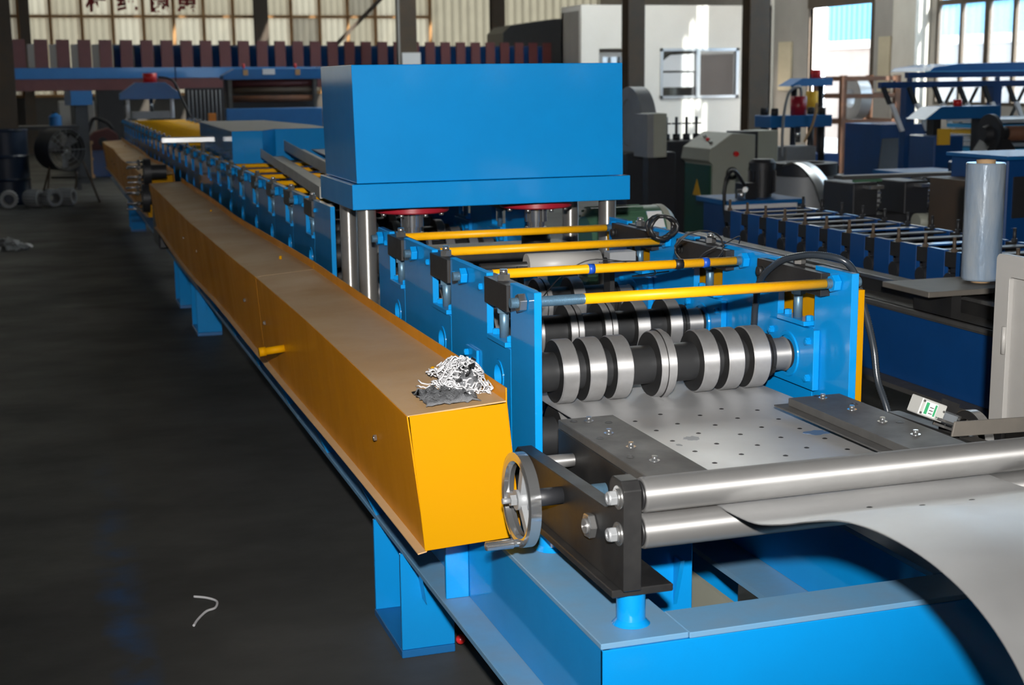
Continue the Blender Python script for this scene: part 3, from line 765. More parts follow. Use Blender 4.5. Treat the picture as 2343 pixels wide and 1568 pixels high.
# ------------------------------------------------------------------ press
pr = thing('press', 'large blue hydraulic press head on steel columns over the roll line', 'press', (1.51, 5.1, 0.527))
G().prism([(1.017, 1.197), (2.000, 1.197), (1.996, 1.597), (1.010, 1.597)], 'y', 4.812, 5.37).obj('hood', BLUE, pr, bevel=0.003, seg=2)
G().box(0.998, 2.023, 4.80, 5.385, 1.108, 1.1955).obj('head_plate', BLUE, pr, bevel=0.003, seg=2)
for (x, y) in ((1.063, 4.88), (1.965, 4.88), (1.072, 5.24), (1.955, 5.24)):
    c = G().lathe((x, y, 0.58), (x, y, 2), [(0, 0), (0, 0.045), (0.03, 0.045), (0.03, 0.032), (0.528, 0.032), (0.528, 0)], 28).obj('column', COLST, pr)
for xc in (1.26, 1.735):
    f = G().lathe((xc, 5.02, 1.108), (xc, 5.02, 0), [(0, 0), (0, 0.135), (0.028, 0.135), (0.032, 0.13), (0.032, 0)], 40).obj('cylinder_flange', RED, pr)
    for k in range(8):
        a = k * pi / 4 + 0.2
        bolt(f, (xc + 0.112 * cos(a), 5.02 + 0.112 * sin(a), 1.076), (0, 0, -1), 0.009, 0.012, BRIGHT, socket=True)
    G().lathe((xc, 5.02, 1.076), (xc, 5.02, 0), [(0, 0), (0, 0.042), (0.055, 0.042), (0.055, 0.033), (0.075, 0.033), (0.075, 0.04), (0.10, 0.04), (0.10, 0.0)], 28).obj('ram', CHROME, f)
    G().cyl((xc, 5.02, 0.976), (xc, 5.02, 0.93), 0.055, n=24).obj('ram_foot', BLACK, f)
G().box(1.13, 1.89, 4.90, 5.20, 0.855, 0.93).obj('upper_die', BLACK, pr, bevel=0.003)
G().box(1.13, 1.89, 4.90, 5.20, 0.62, 0.735).obj('lower_die', BLACK, pr, bevel=0.003)
G().box(1.0, 2.02, 4.80, 5.38, 0.53, 0.58).obj('bed_plate', BLUE, pr, bevel=0.003)

# ------------------------------------------------------------------ entry guide with pinch rollers
eg = thing('entry_guide', 'black steel entry guide with two pinch rollers and a chrome handwheel', 'entry guide', (1.4, 2.6, 0.527))
for (x, y) in ((1.005, 2.373), (1.010, 2.834), (1.935, 2.373), (1.935, 2.834)):
    G().lathe((x, y, 0.5275), (x, y, 1), [(0, 0), (0, 0.037), (0.004, 0.033), (0.010, 0.028), (0.0625, 0.028), (0.0625, 0)], 24).obj('post', BLUE, eg)
PROF = [(2.330, 0.606), (2.330, 0.800), (2.346, 0.816), (2.388, 0.816), (2.402, 0.802), (2.402, 0.762), (2.412, 0.748), (2.43, 0.744), (2.955, 0.732), (2.98, 0.712), (2.98, 0.606)]
for (a, b, fa, fb) in ((0.972, 1.008, 0.955, 1.080), (1.93, 1.966, 1.86, 1.985)):
    G().prism(PROF, 'x', a, b).obj('side_bracket', BLACK, eg, bevel=0.0015)
    G().box(fa, fb, 2.345, 2.985, 0.5905, 0.6055).obj('bracket_flange', BLACK, eg, bevel=0.002)
for zc, nm in ((0.7838, 'upper_roller'), (0.7135, 'lower_roller')):
    r_ = G().lathe((1.014, 2.352, zc), (1.924, 2.352, zc), [(0, 0.012), (0, 0.0315), (0.004, 0.0335), (0.904, 0.0335), (0.910, 0.0315), (0.910, 0.012)], 48).obj(nm, ROLLER, eg)
    G().cyl((1.0085, 2.352, zc), (1.0138, 2.352, zc), 0.028, n=28).obj('seal', RUBBER, r_)
    b = G().cyl((0.972, 2.352, zc), (0.968, 2.352, zc), 0.0225, n=26).cyl((0.968, 2.352, zc), (0.964, 2.352, zc), 0.0165, n=24).obj('washer', BRIGHT, r_)
    g = G().hexn((0.9639, 2.352, zc), (0.951, 2.352, zc), 0.0150).lathe((0.951, 2.352, zc), (0.9, 2.352, zc), [(0, 0.013), (0.003, 0.0115), (0.003, 0.007), (0.001, 0.006), (0.001, 0)], 18)
    g.obj('bolt', GREYCAST, r_, bevel=0.001)
nb = G().hexn((0.9718, 2.485, 0.690), (0.957, 2.485, 0.690), 0.0265, ph=0.1).obj('nut', BRIGHT, eg, bevel=0.002)
G().cyl((0.957, 2.485, 0.690), (0.953, 2.485, 0.690), 0.015, n=22).obj('stud_end', ROLLER, nb)
# guide blocks
G().box(1.071, 1.205, 2.41, 2.955, 0.766, 0.786).obj('guide_plate', PLATE, eg, bevel=0.0015)
G().box(1.071, 1.165, 2.56, 2.955, 0.615, 0.7655).obj('guide_block', BLACK, eg, bevel=0.0015)
G().box(1.660, 1.800, 2.40, 2.962, 0.768, 0.787).obj('guide_plate', PLATE, eg, bevel=0.0015)
G().box(1.784, 1.800, 2.56, 2.955, 0.615, 0.7675).obj('guide_block', BLACK, eg, bevel=0.0015)
G().box(1.635, 1.72, 2.50, 2.985, 0.7640, 0.7675).obj('guide_liner', PLATE, eg)
for (x, y) in ((1.130, 2.915), (1.130, 2.795), (1.130, 2.672), (1.132, 2.555)):
    bolt(eg, (x, y, 0.786), (0, 0, 1), 0.0058, 0.009, CHROME, washer=0.011, name='cap_screw', socket=True)
for (x, y) in ((1.735, 2.93), (1.735, 2.80), (1.736, 2.675), (1.738, 2.55)):
    bolt(eg, (x, y, 0.787), (0, 0, 1), 0.0058, 0.009, CHROME, washer=0.011, name='cap_screw', socket=True)
for (x, y, z) in ((1.098, 2.925, .7862), (1.098, 2.765, .7862), (1.098, 2.60, .7862), (1.735, 2.955, .7872), (1.772, 2.85, .7872), (1.772, 2.66, .7872), (1.168, 2.89, .7862)):
    G().lathe((x, y, z), (x, y, 1), [(0, 0), (0, 0.009), (0.0006, 0.0095), (0.0006, 0.007), (-0.004, 0.0065), (-0.004, 0)], 16).obj('counterbore', RUBBER, eg)
# shaft and adjusting screw
G().cyl((1.008, 2.86, 0.716), (1.071, 2.86, 0.716), 0.0155, n=22).obj('guide_shaft', ROLLER, eg)
G().cyl((0.90, 2.665, 0.700), (0.972, 2.665, 0.700), 0.0185, n=24).obj('screw_collar', CASTD, eg)
scr = G().cyl((1.008, 2.665, 0.700), (1.071, 2.665, 0.700), 0.013, n=20)
for i in range(9): scr.lathe((1.040 + i * 0.0035, 2.665, 0.700), (2, 2.665, 0.700), [(0, 0.0125), (0.0017, 0.0165), (0.0035, 0.0125)], 18)
scr.obj('adjusting_screw', THREAD, eg)
def handwheel(x, y, z, R, dirn):
    w = G().lathe((x, y, z), (x + 1, y, z), [(-0.011, R - 0.018), (-0.013, R - 0.010), (-0.011, R), (0.011, R), (0.013, R - 0.008), (0.011, R - 0.018), (0, R - 0.021), (-0.011, R - 0.018)], 48).obj('handwheel', CHROME, eg)
    G().cyl((x - 0.012, y, z), (x + 0.028, y, z), 0.021, n=22).obj('hub', GREYCAST, w)
    for k in range(3):
        a = 1.9 + k * 2 * pi / 3
        G().obox((x, y + cos(a) * R * 0.5, z + sin(a) * R * 0.5), 0.012, R * 0.82, 0.020, rx=a).obj('spoke', GREYCAST, w)
    g = G().hexn((x - 0.012, y, z), (x - 0.024, y, z), 0.012); g.cyl((x - 0.024, y, z), (x - 0.04, y, z), 0.006, n=12); g.obj('nut', GREYCAST, w)
    hy, hz = y + cos(-1.75) * (R - 0.01), z + sin(-1.75) * (R - 0.01)
    G().lathe((x - 0.010, hy, hz), (x - 1, hy, hz), [(0, 0), (0, 0.008), (0.012, 0.008), (0.014, 0.0105), (0.07, 0.0095), (0.072, 0.008), (0.072, 0)], 18).obj('handle', CHROME, w)
handwheel(0.884, 2.665, 0.700, 0.098, -1)
w2 = G().lathe((2.105, 2.86, 0.668), (3, 2.86, 0.668), [(-0.012, 0.052), (-0.012, 0.072), (0.014, 0.072), (0.014, 0.052), (-0.012, 0.052)], 40).obj('handwheel', BLACK, eg)
G().lathe((2.119, 2.86, 0.668), (3, 2.86, 0.668), [(-0.024, 0.0725), (-0.024, 0.0735), (0.001, 0.0735), (0.001, 0.0725)], 40).obj('rim_band', BRIGHT, w2)
G().obox((2.10, 2.86, 0.705), 0.008, 0.02, 0.06, rx=0.4).obj('spoke', BRIGHT, w2)
G().cyl((1.80, 2.86, 0.668), (2.12, 2.86, 0.668), 0.014, n=16).obj('wheel_shaft', ROLLER, eg)

# limit switch on its strap
ls = thing('limit_switch', 'grey limit switch with roller lever mounted beside the right guide plate', 'limit switch', (1.88, 2.70, 0.79), rz=0.0)
def R2(x, z):   # body tilted down to the right in the xz plane
    a = -0.38; return (1.875 + x * cos(a) - z * sin(a), 0.798 + x * sin(a) + z * cos(a))
def tbox(x0, x1, y0, y1, z0, z1):
    pts = [R2(x0, z0), R2(x1, z0), R2(x1, z1), R2(x0, z1)]
    return G().prism(pts, 'y', y0, y1)
bd = tbox(-0.034, 0.036, 2.690, 2.735, -0.019, 0.021).obj('body', GREYP, ls, bevel=0.002)
bd.data.materials[0] = SWGREY
tbox(0.03, 0.085, 2.695, 2.73, -0.022, 0.010).obj('head', CLEARPL, ls)
tbox(0.036, 0.080, 2.70, 2.725, -0.018, 0.006).obj('head_core', GREYCAST, ls)
lb = tbox(-0.024, 0.010, 2.6885, 2.6898, -0.015, 0.016).obj('label', WPAPER, bd)
tbox(-0.022, -0.014, 2.6875, 2.6884, -0.013, 0.014).obj('green_print', GREENPR, bd)
tbox(0.003, 0.008, 2.6875, 2.6884, -0.013, 0.014).obj('green_print', GREENPR, bd)
for zz in (-0.010, -0.003, 0.004): tbox(-0.010, 0.0005, 2.6876, 2.6884, zz, zz + 0.002).obj('fine_print', BLACKPR, bd)
for x, z in ((-0.029, 0.015), (-0.029, -0.013), (0.03, 0.006), (0.03, -0.012), (0.076, 0.002)):
    p = R2(x, z); bolt(ls, (p[0], 2.690, p[1]), (0, -1, 0), 0.0028, 0.002, BRIGHT, name='screw', socket=True)
for dz in (0.0045, -0.0085):
    tbox(0.010, 0.066, 2.676, 2.684, -0.020 + dz, -0.0145 + dz).obj('lever_arm', BRIGHT, ls)
p = R2(0.072, -0.022)
G().lathe((p[0], 2.670, p[1]), (p[0], 3, p[1]), [(0, 0), (0, 0.006), (0.002, 0.006), (0.002, 0.012), (0.014, 0.012), (0.014, 0)], 22).obj('lever_roller', RUBBER, ls)
tbox(0.055, 0.105, 2.742, 2.746, -0.03, 0.035).obj('back_plate', BLACK, ls)
st = thing('support_strap', 'flat grey steel strap carrying the limit switch at the right', 'strap', (2.0, 2.66, 0.73))
G().prism([(1.905, 0.742), (1.912, 0.776), (2.4, 0.763), (2.4, 0.727)], 'y', 2.655, 2.661).obj('strap', DIRTPL, st, bevel=0.001)
G().box(1.93, 1.955, 2.6612, 2.742, 0.735, 0.752).obj('bracket', BLACK, st)

# ------------------------------------------------------------------ steel sheet fed from the decoiler
CUR = [(4.7, 0.7372), (3.31, 0.7372), (3.0, 0.7400), (2.6, 0.7455), (2.352, 0.7478), (2.30, 0.7482), (2.20, 0.757), (2.10, 0.785), (2.02, 0.815), (1.93, 0.846), (1.86, 0.861), (1.79, 0.868),
       (1.71, 0.868), (1.64, 0.860), (1.57, 0.842), (1.50, 0.808), (1.44, 0.758), (1.39, 0.69), (1.345, 0.60), (1.30, 0.47), (1.265, 0.30), (1.25, 0.12), (1.245, 0.01)]
def spl(P_, m=4):
    out = []
    for i in range(len(P_) - 1):
        p0 = P_[max(i - 1, 0)]; p1 = P_[i]; p2 = P_[i + 1]; p3 = P_[min(i + 2, len(P_) - 1)]
        if i < 3: out.append(p1); continue
        for k in range(m):
            t = k / m
            out.append(tuple(0.5 * ((2 * p1[d]) + (-p0[d] + p2[d]) * t + (2 * p0[d] - 5 * p1[d] + 4 * p2[d] - p3[d]) * t * t + (-p0[d] + 3 * p1[d] - 3 * p2[d] + p3[d]) * t ** 3) for d in range(2)))
    out.append(P_[-1]); return out
pts = spl(CUR)
rows = []
for j in range(13):
    x = 1.172 + (1.778 - 1.172) * j / 12
    rows.append([(x, y, z + (0.006 * sin(j * 0.9 + y * 3) * (1 if 1.4 < y < 2.1 else 0))) for (y, z) in pts])
sheet = G().grid(rows).obj('steel_sheet', GALV, label='galvanised steel sheet looping down from the rollers in the foreground', cat='steel sheet')
md = sheet.modifiers.new('gauge', 'SOLIDIFY'); md.thickness = 0.0016; md.offset = 0; md.use_rim = False
def sz(y):
    for (a, b) in zip(pts[:-1], pts[1:]):
        if b[0] <= y <= a[0]:
            u = (a[0] - y) / max(1e-6, a[0] - b[0]); return a[1] + (b[1] - a[1]) * u
    return 0.74
hm = G().lathe((0, 0, 0), (0, 0, 1), [(0, 0), (0.0009, 0.0028), (0.0009, 0.0042), (0, 0.0062)], 10).mesh('punched_hole', RUBBER)
hm2 = None
for col, x in enumerate((1.305, 1.385, 1.465, 1.545, 1.625)):
    for k in range(8):
        y = 2.42 + 0.105 * k + 0.045 * (col % 2)
        if y > 3.15: continue
        o = bpy.data.objects.new('punched_hole', hm); COL.objects.link(o); o.parent = sheet
        o.location = Vector((x + 0.006 * sin(k * 3 + col), y, sz(y) + 0.0009)) - sheet.location
for (x, y) in ((1.50, 2.17), (1.42, 2.22), (1.56, 2.05), (1.60, 2.16), (1.62, 1.95), (1.54, 1.90), (1.66, 2.08)):
    o = bpy.data.objects.new('punched_hole', hm); COL.objects.link(o); o.parent = sheet
    sl = (sz(y + 0.01) - sz(y - 0.01)) / 0.02
    o.location = Vector((x, y, sz(y) + 0.0012)) - sheet.location; o.rotation_euler = (math.atan(sl), 0, 0)
# flat paint and grease smears on the sheet
def smear(x, y, rx, ry, m, seed):
    rr = random.Random(seed); n = 18
    ps = [(x + rx * cos(2 * pi * i / n) * (0.7 + 0.5 * rr.random()), y + ry * sin(2 * pi * i / n) * (0.7 + 0.5 * rr.random())) for i in range(n)]
    z = sz(y) + 0.0011
    G().prism(ps, 'z', z - 0.0004, z).obj('smear', m, sheet)
SME = mat('grease_smear', (0.30, 0.31, 0.33), 0.45, 0.5)
BSM = mat('blue_film_smear', (0.18, 0.30, 0.52), 0.35, 0.5)
smear(1.352, 2.845, 0.020, 0.022, SME, 1); smear(1.640, 2.79, 0.030, 0.024, BSM, 2); smear(1.30, 2.80, 0.007, 0.01, SME, 3)

# ------------------------------------------------------------------ rag heap on the cover
rag = thing('rag_heap', 'tangled white cotton yarn and grey rag lying on the yellow cover', 'rag', (0.875, 3.06, 0.845))
rr = random.Random(11)
g = G()
def topz(x, y): return 0.837 + (x - 0.711) * 0.05 + 0.004
for s_ in range(130):
    cx, cy = rr.gauss(0.875, 0.030), rr.gauss(3.09, 0.068)
    if s_ < 25: cx, cy = rr.gauss(0.912, 0.012), rr.gauss(3.12, 0.05)
    cx = min(cx, 0.918); cy = max(cy, 2.97)
    hmax = 0.066 * math.exp(-((cx - 0.885) / 0.06) ** 2 - ((cy - 3.11) / 0.11) ** 2) + 0.004
    p = Vector((cx, cy, topz(cx, cy) + rr.random() * hmax)); d = rr.random() * 2 * pi; ps = [p.copy()]
    for k in range(22):
        d += rr.gauss(0, 0.75)
        p = p + Vector((cos(d) * 0.005, sin(d) * 0.008, rr.gauss(0, 0.0032)))
        p.x += (0.878 - p.x) * 0.03; p.y += (3.09 - p.y) * 0.03; p.x = min(p.x, 0.925); p.y = max(p.y, 2.925)
        hm_ = 0.066 * math.exp(-((p.x - 0.885) / 0.06) ** 2 - ((p.y - 3.11) / 0.11) ** 2) + 0.005
        p.z = max(topz(p.x, p.y), min(p.z, topz(p.x, p.y) + hm_)); ps.append(p.copy())
    g.tube(ps, 0.0019, 5)
g.obj('yarn', COTTON, rag, kind='stuff')
def crumple(x0, x1, y0, y1, seed, hgt=0.018):
    r2 = random.Random(seed); n = 14; rw = []
    for i in range(n):
        row = []
        for j in range(n):
            x = x0 + (x1 - x0) * i / (n - 1) + r2.gauss(0, 0.002); y = y0 + (y1 - y0) * j / (n - 1) + r2.gauss(0, 0.004)
            e = min(i, j, n - 1 - i, n - 1 - j)
            row.append((x, y, topz(x, y) + 0.001 + (r2.random() * hgt if e > 0 else r2.random() * hgt * 0.35)))
        rw.append(row)
    return G().grid(rw)
c = crumple(0.762, 0.88, 2.93, 3.07, 3).obj('grey_cloth', CLOTH, rag); m_ = c.modifiers.new('s', 'SOLIDIFY'); m_.thickness = 0.002
c = crumple(0.855, 0.905, 3.01, 3.15, 5, 0.055).obj('grey_cloth', CLOTH, rag); m_ = c.modifiers.new('s', 'SOLIDIFY'); m_.thickness = 0.002
for (x, y, z) in ((0.897, 3.05, 0.905), (0.855, 3.01, 0.882), (0.88, 3.03, 0.89), (0.918, 3.12, 0.903)):
    G().obox((x, y, z), 0.012, 0.016, 0.004, rz=x * 40, rx=0.5, ry=0.4).obj('black_scrap', RUBBER, rag)

# ------------------------------------------------------------------ conduit, wires, sensor on the rods
def cat_rom(P_, m=6):
    P_ = [Vector(p) for p in P_]; out = []
    for i in range(len(P_) - 1):
        p0 = P_[max(i - 1, 0)]; p1 = P_[i]; p2 = P_[i + 1]; p3 = P_[min(i + 2, len(P_) - 1)]
        for k in range(m):
            t = k / m
            out.append(0.5 * ((2 * p1) + (-p0 + p2) * t + (2 * p0 - 5 * p1 + 4 * p2 - p3) * t * t + (-p0 + 3 * p1 - 3 * p2 + p3) * t ** 3))
    out.append(P_[-1]); return out
path = cat_rom([(1.835, 3.50, 0.80), (1.837, 3.478, 0.87), (1.835, 3.468, 0.925), (1.828, 3.43, 1.00), (1.832, 3.34, 1.060), (1.85, 3.25, 1.088), (1.878, 3.18, 1.094), (1.91, 3.14, 1.083), (1.938, 3.135, 1.05), (1.955, 3.13, 0.99),
                (1.96, 3.10, 0.927), (1.96, 3.07, 0.865), (1.96, 3.048, 0.79), (1.965, 3.01, 0.725), (1.975, 2.97, 0.62), (2.0, 2.94, 0.45), (2.02, 2.93, 0.20), (2.05, 2.92, 0.012)], 24)
rs = [0.0098 if (i % 2) else 0.0082 for i in range(len(path))]
G().tube(path, rs, 10).obj('conduit', RIBHOSE, label='black ribbed conduit arching over the right side plate to the floor', cat='conduit')
wires = [[(1.50, 3.585, 1.05), (1.40, 3.60, 1.058), (1.33, 3.62, 1.02), (1.30, 3.70, 0.95), (1.29, 3.74, 0.91)],
         [(1.42, 3.585, 1.052), (1.55, 3.60, 1.045), (1.62, 3.66, 1.00), (1.60, 3.78, 0.98), (1.68, 3.70, 1.0)],
         [(1.70, 3.585, 1.02), (1.74, 3.60, 1.06), (1.80, 3.59, 1.085), (1.86, 3.62, 1.10), (1.88, 3.66, 1.075)]]
labs = ['thin black wire looping from the second yellow rod to the left', 'thin black wire hanging under the second yellow rod', 'thin black wire running from the second rod to the right plate']
for w_, lab in zip(wires, labs):
    G().tube(cat_rom(w_), 0.0018, 6).obj('wire', RUBBER, label=lab, cat='wire', group='loose wires')
coil = [(1.73 + 0.075 * cos(a * 0.42), 3.60 + 0.012 * sin(a * 0.9), 1.075 + 0.05 * sin(a * 0.42)) for a in range(46)]
G().tube(coil, 0.0016, 6).obj('wire', RUBBER, label='coil of thin wire tied to the second yellow rod', cat='wire', group='loose wires')
coil = [(1.80 + 0.045 * cos(a * 0.40), 4.02 + 0.02 * sin(a * 0.7), 1.09 + 0.035 * sin(a * 0.40)) for a in range(52)]
G().tube(coil, 0.006, 8).obj('cable', RUBBER, label='thick black cable coil hung at the third right plate', cat='cable')
for (x, w_, m_, lab) in ((1.395, 0.018, BLUETAPE, 'band of blue tape left on the second yellow rod'), (1.737, 0.018, BLUETAPE, 'band of blue tape right on the second yellow rod'), (1.655, 0.024, RUBBER, 'band of black tape on the second yellow rod')):
    G().cyl((x - w_ / 2, 3.583, 1.036), (x + w_ / 2, 3.583, 1.036), 0.0142, n=18).obj('tape_band', m_, label=lab, cat='tape')
en = thing('measuring_roller', 'grey cylindrical measuring roller between the second and third rods', 'roller', (1.47, 3.98, 0.80))
G().cyl((1.345, 3.98, 1.0), (1.575, 3.98, 1.0), 0.035, n=32).obj('roller', GREYP, en); G().cyl((1.20, 3.98, 1.0), (1.70, 3.98, 1.0), 0.012, n=14).obj('axle', BLACK, en)
G().box(1.60, 1.685, 3.95, 4.0, 0.985, 1.03).obj('sensor_box', GREYCAST, en, bevel=0.002); G().box(1.60, 1.615, 3.95, 4.0, 0.80, 0.984).obj('arm', BLACK, en); G().box(1.31, 1.33, 3.96, 4.0, 0.80, 1.0).obj('arm', BLACK, en)

# ------------------------------------------------------------------ things on the rear of the line
mb = thing('motor_shroud', 'blue sheet metal box with pale dusty top on the rear roll stands', 'machine cover', (1.4, 9.8, 1.05))
pl = [(1.10, 8.80), (1.285, 8.80), (1.40, 9.05), (1.74, 9.05), (1.74, 9.65), (1.62, 11.0), (1.14, 11.0)]
G().prism(pl, 'z', 1.05, 1.247).obj('body', BLUE, mb, bevel=0.003)
G().prism(pl, 'z', 1.2475, 1.2505).obj('top_sheet', GREYP, mb)
G().box(1.17, 1.24, 8.79, 8.7995, 1.09, 1.15).obj('hatch', BLUE, mb)
bar = thing('aluminium_bar', 'bright ribbed aluminium bar sticking out left of the blue box', 'bar', (0.95, 9.6, 1.15))
G().box(0.75, 1.085, 9.58, 9.62, 1.152, 1.19).obj('profile', ALU, bar, bevel=0.006)
for k in range(3): G().box(0.745, 1.085, 9.573, 9.5795, 1.157 + 0.011 * k, 1.163 + 0.011 * k).obj('rib', ALU, bar)
G().box(1.0, 1.02, 9.59, 9.61, 1.09, 1.152).obj('stay', BLACK, bar)
def angle(lab, p, q, w, h, flip=1):
    d = (Vector(q) - Vector(p)); a = math.atan2(d.x, d.y); t = thing('steel_section', lab, 'steel section', p, 'galvanised offcuts on the rear rods', rz=-a)
    L = d.length; tl = math.atan2(d.z, math.hypot(d.x, d.y)); t.rotation_euler = (tl, 0, -a)
    G().box(0, w, 0, L, 0, 0.003).obj('flange', GALVD, t); G().box(-0.003 if flip > 0 else w, 0 if flip > 0 else w + 0.003, 0, L, 0, h).obj('web', GALVD, t)
angle('galvanised section leaning nearest on the rear rods behind the press', (1.11, 6.0, 1.053), (1.235, 8.55, 1.10), 0.13, 0.05)
angle('galvanised section lying behind, on the rear rods by the blue box', (1.33, 6.3, 1.053), (1.40, 8.70, 1.13), 0.12, 0.06)
angle('galvanised section furthest right on the rear rods', (1.56, 6.4, 1.053), (1.60, 8.9, 1.12), 0.11, 0.06, -1)
# cut-off press at the far end
cp2 = thing('cutoff_press', 'blue cut-off press with red cylinder at the far end of the line', 'press', (1.35, 18.6, 0.527))
G().prism([(0.965, 1.33), (1.70, 1.33), (1.70, 1.40), (1.52, 1.535), (1.16, 1.535), (0.965, 1.40)], 'y', 18.5, 18.7).obj('head', MBLUE, cp2, bevel=0.004)
for x in (1.06, 1.60): G().cyl((x, 18.6, 1.09), (x, 18.6, 1.33), 0.024, n=14).obj('column', WPAPER, cp2)
G().cyl((1.345, 18.6, 1.535), (1.345, 18.6, 1.65), 0.085, n=24).obj('cylinder', BRED, cp2); G().cyl((1.345, 18.6, 1.18), (1.345, 18.6, 1.329), 0.025, n=12).obj('ram', BRIGHT, cp2)
G().box(1.1, 1.56, 18.5, 18.7, 1.09, 1.18).obj('die', GREYCAST, cp2, bevel=0.005)
G().tube(cat_rom([(1.45, 18.55, 1.60), (1.62, 18.5, 1.55), (1.72, 18.4, 1.3), (1.80, 18.3, 1.1)]), 0.014, 7).obj('hose', RUBBER, cp2)
G().box(1.905, 1.99, 17.3, 17.4, 1.07, 1.17).obj('sensor_box', mat('orange_box', (0.75, 0.22, 0.01), 0.5), label='small orange box at the far right of the yellow rods', cat='box')
# yarn scraps on the floor
def scrap(pts_, lab, r=0.004):
    G().tube(cat_rom(pts_), r, 6).obj('yarn_scrap', COTTON, label=lab, cat='scrap')
scrap([(0.35, 4.23, 0.004), (0.385, 4.20, 0.006), (0.41, 4.16, 0.006), (0.40, 4.11, 0.005), (0.37, 4.08, 0.008), (0.34, 4.03, 0.005), (0.325, 3.99, 0.004)], 'twisted white yarn scrap on the dark floor')

# ================================================================== RIGHT NEIGHBOUR LINE
rl = thing('roll_former', 'shaded blue roll forming line on the right behind the film roll', 'roll former', (3.4, 5.0, 0))
G().box(3.0, 3.02, 1.0, 7.0, 0.42, 0.685).obj('side_beam', DBLUE, rl, bevel=0.002)
G().box(2.93, 3.10, 1.0, 7.0, 0.402, 0.4195).obj('beam_flange', PLATE, rl)
G().box(2.97, 3.25, 1.0, 7.0, 0.6855, 0.70).obj('beam_flange', PLATE, rl)
G().box(3.10, 3.16, 1.0, 6.6, 0.7005, 0.765).obj('guide_rail', BLACK, rl); G().box(3.085, 3.0995, 1.0, 6.6, 0.752, 0.765).obj('rail_edge', BRIGHT, rl)
G().box(2.985, 2.999, 1.0, 6.6, 0.676, 0.700).obj('rail_edge', PLATE, rl)
G().box(3.02, 4.0, 3.2, 7.0, 0.44, 0.50).obj('bed', DBLUE, rl)
G().box(3.24, 3.80, 3.2, 6.9, 0.501, 0.70).obj('bed_box', DBLUE, rl)
for (y0, y1) in ((3.35, 4.0), (6.0, 6.35)):
    f = G().box(3.02, 3.20, y0, y1, 0.02, 0.4015).obj('foot', DBLUE, rl, bevel=0.002); G().box(2.98, 3.26, y0 - 0.03, y1 + 0.03, 0, 0.0195).obj('foot_plate', DBLUE, f)
for row, X0 in ((0, 3.30), (1, 3.72)):
    for k in range(15):
        y = 3.75 + 0.19 * k
        G().box(X0, X0 + 0.02, y, y + 0.115, 0.7005, 0.873).obj('stand_plate', DBLUE, rl, bevel=0.001)
        b = G().box(X0 + 0.002, X0 + 0.03, y + 0.1155, y + 0.1895, 0.81, 0.868).obj('stand_block', BLACK, rl)
        G().lathe((X0 - 0.006, y + 0.152, 0.755), (X0 + 0.05, y + 0.152, 0.755), [(0, 0), (0, 0.034), (0.04, 0.034), (0.04, 0)], 16).obj('bearing', CASTD, rl)
        G().cyl((X0 + 0.016, y + 0.152, 0.8685), (X0 + 0.016, y + 0.152, 0.925), 0.007, n=8).cyl((X0 + 0.016, y + 0.152, 0.8685), (X0 + 0.016, y + 0.152, 0.882), 0.013, n=6, smooth=False).obj('screw', CASTD if row else BRSTEEL, b)
for k in range(15):
    y = 3.75 + 0.19 * k
    G().cyl((3.331, y + 0.152, 0.79), (3.719, y + 0.152, 0.79), 0.040, n=16).obj('roll_shaft', CASTD, rl)
    G().box(3.331, 3.719, y + 0.02, y + 0.08, 0.862, 0.868).obj('cross_strip', CASTD if k % 3 else DBLUE, rl)
# table plate and film roll
tb = thing('steel_plate', 'dirty grey steel plate on the right hand line carrying the film roll', 'steel plate', (3.15, 4.33, 0.766))
G().box(2.885, 3.45, 4.19, 4.48, 0.782, 0.802).obj('plate', DIRTPL, tb, bevel=0.002)
G().box(3.0, 3.04, 4.22, 4.45, 0.7005, 0.7815).obj('bearer', BLACK, tb); G().box(3.20, 3.235, 4.22, 4.45, 0.7005, 0.7815).obj('bearer', BLACK, tb)
fr = thing('film_roll', 'clear stretch film roll standing upright on the grey steel plate', 'film roll', (3.20, 4.335, 0.802))
G().lathe((3.20, 4.335, 0.812), (3.20, 4.335, 2), [(0, 0.034), (0, 0.066), (0.006, 0.069), (0.415, 0.069), (0.42, 0.066), (0.42, 0.034)], 40).obj('film', FILM, fr)
G().lathe((3.20, 4.335, 0.802), (3.20, 4.335, 2), [(0, 0.026), (0, 0.0335), (0.440, 0.0335), (0.440, 0.026), (0, 0.026)], 28).obj('core', CARD, fr)
# grey cabinet door at the right edge
cb = thing('electrical_cabinet', 'light grey cabinet with its recessed door open at the right edge', 'cabinet', (2.62, 2.3, 0))
def rrect(x0, x1, z0, z1, r, n=5):
    o = []
    for (cx, cz, a0) in ((x1 - r, z1 - r, 0), (x0 + r, z1 - r, pi / 2), (x0 + r, z0 + r, pi), (x1 - r, z0 + r, 1.5 * pi)):
        for i in range(n + 1): a = a0 + (pi / 2) * i / n; o.append((cx + r * cos(a), cz + r * sin(a)))
    return o
G().prism(rrect(2.52, 3.04, 0.22, 1.097, 0.016), 'x', 2.29, 2.308, [rrect(2.58, 2.985, 0.29, 1.042, 0.008)]).obj('door_frame', GREYP, cb, bevel=0.0015)
G().box(2.303, 2.308, 2.581, 2.984, 0.291, 1.041).obj('recessed_panel', GREYP, cb)
G().cyl((2.286, 2.99, 0.845), (2.286, 2.99, 0.915), 0.006, n=12).obj('hinge', GREYP, cb)
G().box(2.31, 2.85, 1.95, 2.515, 0.20, 1.10).obj('body', GREYP, cb, bevel=0.004)
for x in (2.34, 2.78):
    for y in (1.98, 2.45): G().box(x, x + 0.04, y, y + 0.04, 0, 0.1995).obj('leg', GREYP, cb)

